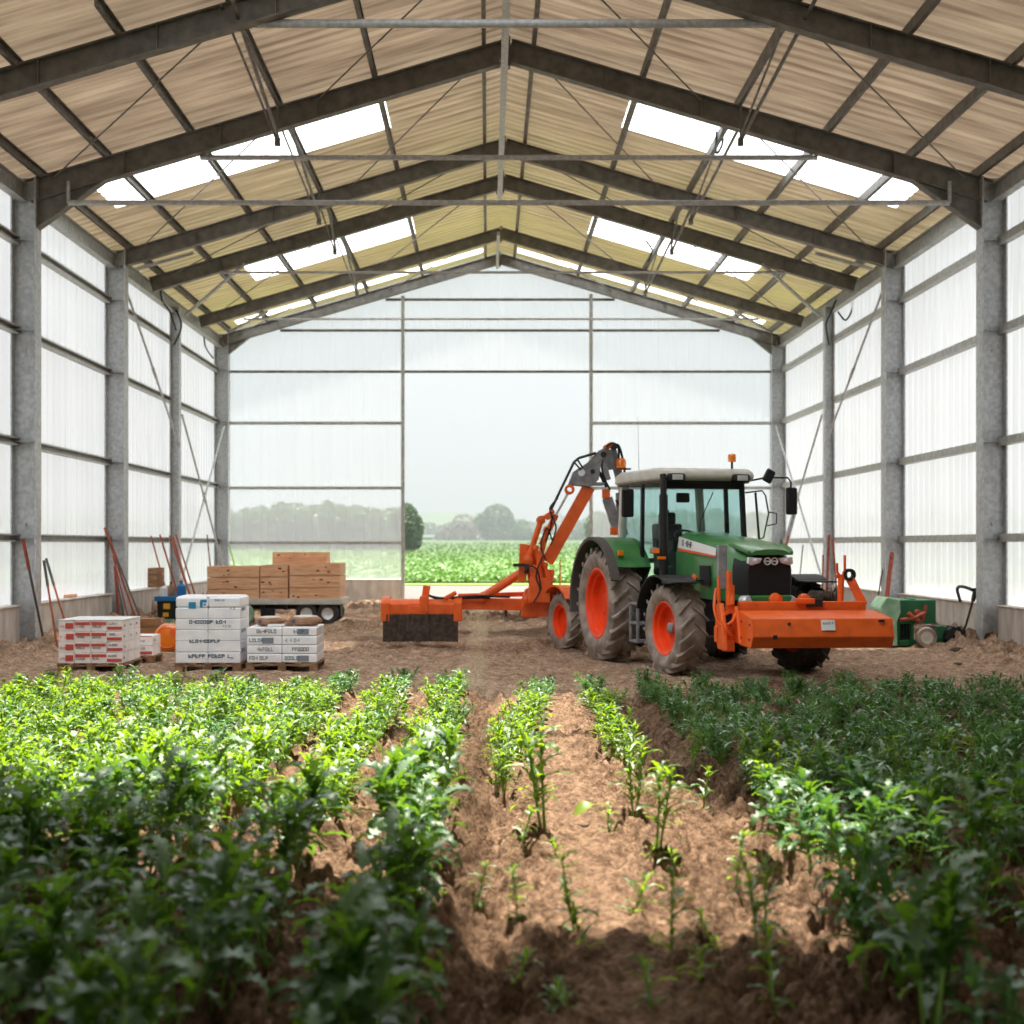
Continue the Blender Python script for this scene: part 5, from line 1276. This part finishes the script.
# centre rows
for yy, px in [(16.6-.33*k, .66 - .03*k + rnd.gauss(0,.03)) for k in range(20)]:
    if yy > 9.4: cand.append((yy, px, 'C', 0))
for yy, px in [(16.4-.33*k, 1.22 - .012*k + rnd.gauss(0,.04)) for k in range(19)]:
    if yy > 10.6: cand.append((yy, px, 'C', 1))
cand.sort()
NI = 300
indiv = cand[:NI]; rest = cand[NI:]
LB = {'L': ('leafy green crop plant in the dense rows left of the bare furrow, near half', 'crop plants in the near half of the left bed'),
      'R': ('leafy green crop plant in the dense rows right of the bare path, near half', 'crop plants in the near half of the right bed'),
      'C': ('single leafy crop plant in the two sparse centre rows', 'crop plants in the sparse centre rows')}
for k, (yy, px, side, ri) in enumerate(indiv):
    near = yy < 8.5
    if side == 'L': tg = 'big' if near else 'mid'
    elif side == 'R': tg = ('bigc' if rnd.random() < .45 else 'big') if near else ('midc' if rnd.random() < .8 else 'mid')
    else: tg = 'thin' if yy < 13.5 else 'mid'
    s = (1.0 if near else 1.08)*rnd.uniform(.72, 1.15)
    if tg == 'thin': s = rnd.uniform(.75, 1.05)
    place(tg, rnd.randrange(99), px, yy, s, rnd.uniform(0, 6.28), 'crop_plant', LB[side][0], 'plant', LB[side][1])
def merge(items, name, label):
    for keyset, parts in (('leaf', ('mid','thin')), ('leaf_cool', ('midc',))):
        pass
cos, qs, mids, base = [], [], [], 0
for (yy, px, side, ri) in rest:
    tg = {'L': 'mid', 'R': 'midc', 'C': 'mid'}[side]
    cool = 1 if tg == 'midc' or (side == 'L' and rnd.random() < .15) or (side == 'C' and yy > 14.8) or (side == 'L' and ri < 3 and yy > 15.2) else 0  # cooler leaf colour also paints the shade on the far centre rows
    _, _, lf, st = VAR[tg][rnd.randrange(6)]
    s = rnd.uniform(.85, 1.12)*(.95 if yy > 12 else 1.02); a = rnd.uniform(0, 6.28); ca_, sa_ = math.cos(a)*s, math.sin(a)*s; z0 = gz(px, yy)-.005
    for mb, mid in ((lf, cool), (st, 2)):
        v = np.array(mb.v); v2 = np.stack([v[:,0]*ca_-v[:,1]*sa_+px, v[:,0]*sa_+v[:,1]*ca_+yy, v[:,2]*s*rnd.uniform(.85,1.05)*hfac(yy)+z0], 1)
        f4 = np.array([f for f in mb.f if len(f) == 4])
        cos.append(v2); qs.append(f4+base); mids.append(np.full(len(f4), mid)); base += len(v2)
me = np_mesh('crop_rows', np.concatenate(cos), np.concatenate(qs), 'leaf')
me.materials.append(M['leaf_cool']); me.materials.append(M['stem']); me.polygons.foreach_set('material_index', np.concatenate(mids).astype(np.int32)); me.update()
tag(link('crop_foliage', me), 'dense far rows of leafy green crop across the bed before the bare dirt', 'crop', kind='stuff')
# slender plants and seedlings on the bare path, each where the photo has one
sp = [(548,832,'thin',1.35,'tallest slender plant on the path standing at the edge of the sunlit soil'), (508,790,'thin',.85,'slender plant just right of the main furrow'),
      (638,822,'thin',1.05,'slender yellow green plant with drooping leaves on the right of the path'), (655,856,'thin',1.0,'slender plant behind the drooping one on the path'),
      (515,852,'tall',.95,'small feathery plant on the sunlit clods by the furrow'), (583,930,'tall',1.15,'lone upright seedling with small leaves in the middle of the path'),
      (672,950,'tall',1.2,'upright seedling on the shaded right part of the path'), (521,930,'tall',.9,'bushy seedling left of the lone upright seedling'),
      (762,965,'thin',.75,'slim plant standing on the dark clods at the right'), (733,900,'tall',.9,'seedling at the lower edge of the sunlit soil on the right'),
      (700,800,'tall',1.1,'slender plant in front of the first right row'), (688,862,'seed',1.0,'small sprout on sunlit clods right of the path'),
      (640,858,'seed',.9,'small yellow green sprout in the middle of the sunlit soil'), (598,948,'seed',1.2,'low leafy tuft beside the lone upright seedling'),
      (626,918,'seed',1.1,'low sprout at the edge of the shade on the path'), (660,1000,'seed',1.2,'low sprout at the bottom of the path'), (700,985,'seed',1.0,'low spreading sprout on the dark soil'),
      (590,1015,'seed',1.1,'sprout at the bottom edge of the path'), (505,980,'seed',.8,'tiny sprout low on the left of the path'), (540,1000,'seed',.8,'tiny sprout at the bottom left of the path'),
      (775,1012,'tall',1.0,'bright stalked seedling at the bottom right'), (690,775,'thin',.7,'slender plant at the head of the right furrow'), (610,835,'seed',1.0,'sprout at the foot of the drooping plants'),
      (560,858,'seed',.8,'tiny sprout on the pale flat soil'), (470,905,'tall',.8,'seedling on the shaded left furrow edge'), (725,935,'seed',1.0,'sprout in the dark clods below the sunlit soil')]
for px, py, tg, s, lb in sp:
    d = CAMH*F_PX/(py-545)*1.0; x = (px-488)*d/F_PX; z = gz(x, d)
    place(tg, rnd.randrange(99), x, d, s, rnd.uniform(0, 6.28), 'seedling', lb, 'seedling', None)
# young plants along both wheel furrows
v, f_ = leaf_strip((0,0,0), R(20), .20, .11, R(15), R(40), 7, .2); m = MB()
ws = []
m2 = MB(); n = 9; pts = []
for i in range(n):
    u = i/(n-1); w_ = .055*math.sin(math.pi*min(1, u*1.05)**.8); pts.append((u*.2, w_, .06*math.sin(u*2.4)))
vs = []; fs = []
for (a, w_, z_) in pts: vs += [(a, -w_, z_+w_*.3), (a, 0, z_), (a, w_, z_+w_*.3)]
for i in range(n-1): fs += [(3*i,3*i+1,3*i+4,3*i+3), (3*i+1,3*i+2,3*i+5,3*i+4)]
m2.add(vs, fs); lo = m2.build('fallen_leaf', 'leaf_yellow', smooth=True, fix=False); dl = 2450/(822-545); lx = (574-488)*dl/F_PX
lo.location = (lx, dl, gz(lx, dl)+.05); lo.scale = (.8,.8,.8); lo.rotation_euler = (R(25), R(-12), R(25)); tag(lo, 'single broad yellow green leaf lying on the path', 'leaf')

# ------------------------------------------------------------------ light, sky, camera
sun = bpy.data.lights.new('sun', 'SUN'); sun.energy = 5.7; sun.angle = R(1.6); sun.color = (1.0, .92, .80)
so = bpy.data.objects.new('sun', sun); COL.objects.link(so); dv = Vector((.04, .15, 1)).normalized()
so.rotation_euler = dv.to_track_quat('Z', 'Y').to_euler()
w = bpy.data.worlds.new('sky'); SC.world = w; w.use_nodes = True; nt = w.node_tree; nt.nodes.clear()
out = nt.nodes.new('ShaderNodeOutputWorld'); bg = nt.nodes.new('ShaderNodeBackground'); tc = nt.nodes.new('ShaderNodeTexCoord'); spx = nt.nodes.new('ShaderNodeSeparateXYZ')
rp = nt.nodes.new('ShaderNodeValToRGB'); e = rp.color_ramp.elements
e[0].position = .0; e[0].color = (.325,.333,.335,1); e[1].position = .75; e[1].color = (1.95,2.0,2.1,1)
x1 = e.new(.16); x1.color = (.335,.342,.344,1)
x2 = e.new(.5); x2.color = (.9,.92,.93,1)
nt.links.new(tc.outputs['Generated'], spx.inputs[0]); nt.links.new(spx.outputs['Z'], rp.inputs['Fac']); nt.links.new(rp.outputs[0], bg.inputs['Color'])
bg.inputs['Strength'].default_value = 1.0
nt.links.new(bg.outputs[0], out.inputs[0])
cam = bpy.data.cameras.new('camera'); co = bpy.data.objects.new('camera', cam); COL.objects.link(co); SC.camera = co
co.location = (0, 0, CAMH); co.rotation_euler = (R(90), 0, 0)
cam.sensor_width = 36; cam.lens = F_PX/1024*36; cam.shift_x = 24/1024; cam.shift_y = 33/1024; cam.clip_end = 5000; cam.clip_start = .1
cam.dof.use_dof = True; cam.dof.focus_distance = 14.0; cam.dof.aperture_fstop = 1.9
vs_ = SC.view_settings; vs_.view_transform = 'Standard'; vs_.look = 'None'; vs_.gamma = 1; vs_.use_curve_mapping = False; vs_.exposure = 1.45
c = SC.cycles; c.max_bounces = 10; c.diffuse_bounces = 6; c.glossy_bounces = 3; c.transmission_bounces = 6; c.transparent_max_bounces = 12; c.volume_bounces = 1
c.caustics_reflective = False; c.caustics_refractive = False; c.sample_clamp_indirect = 8; c.use_denoising = True
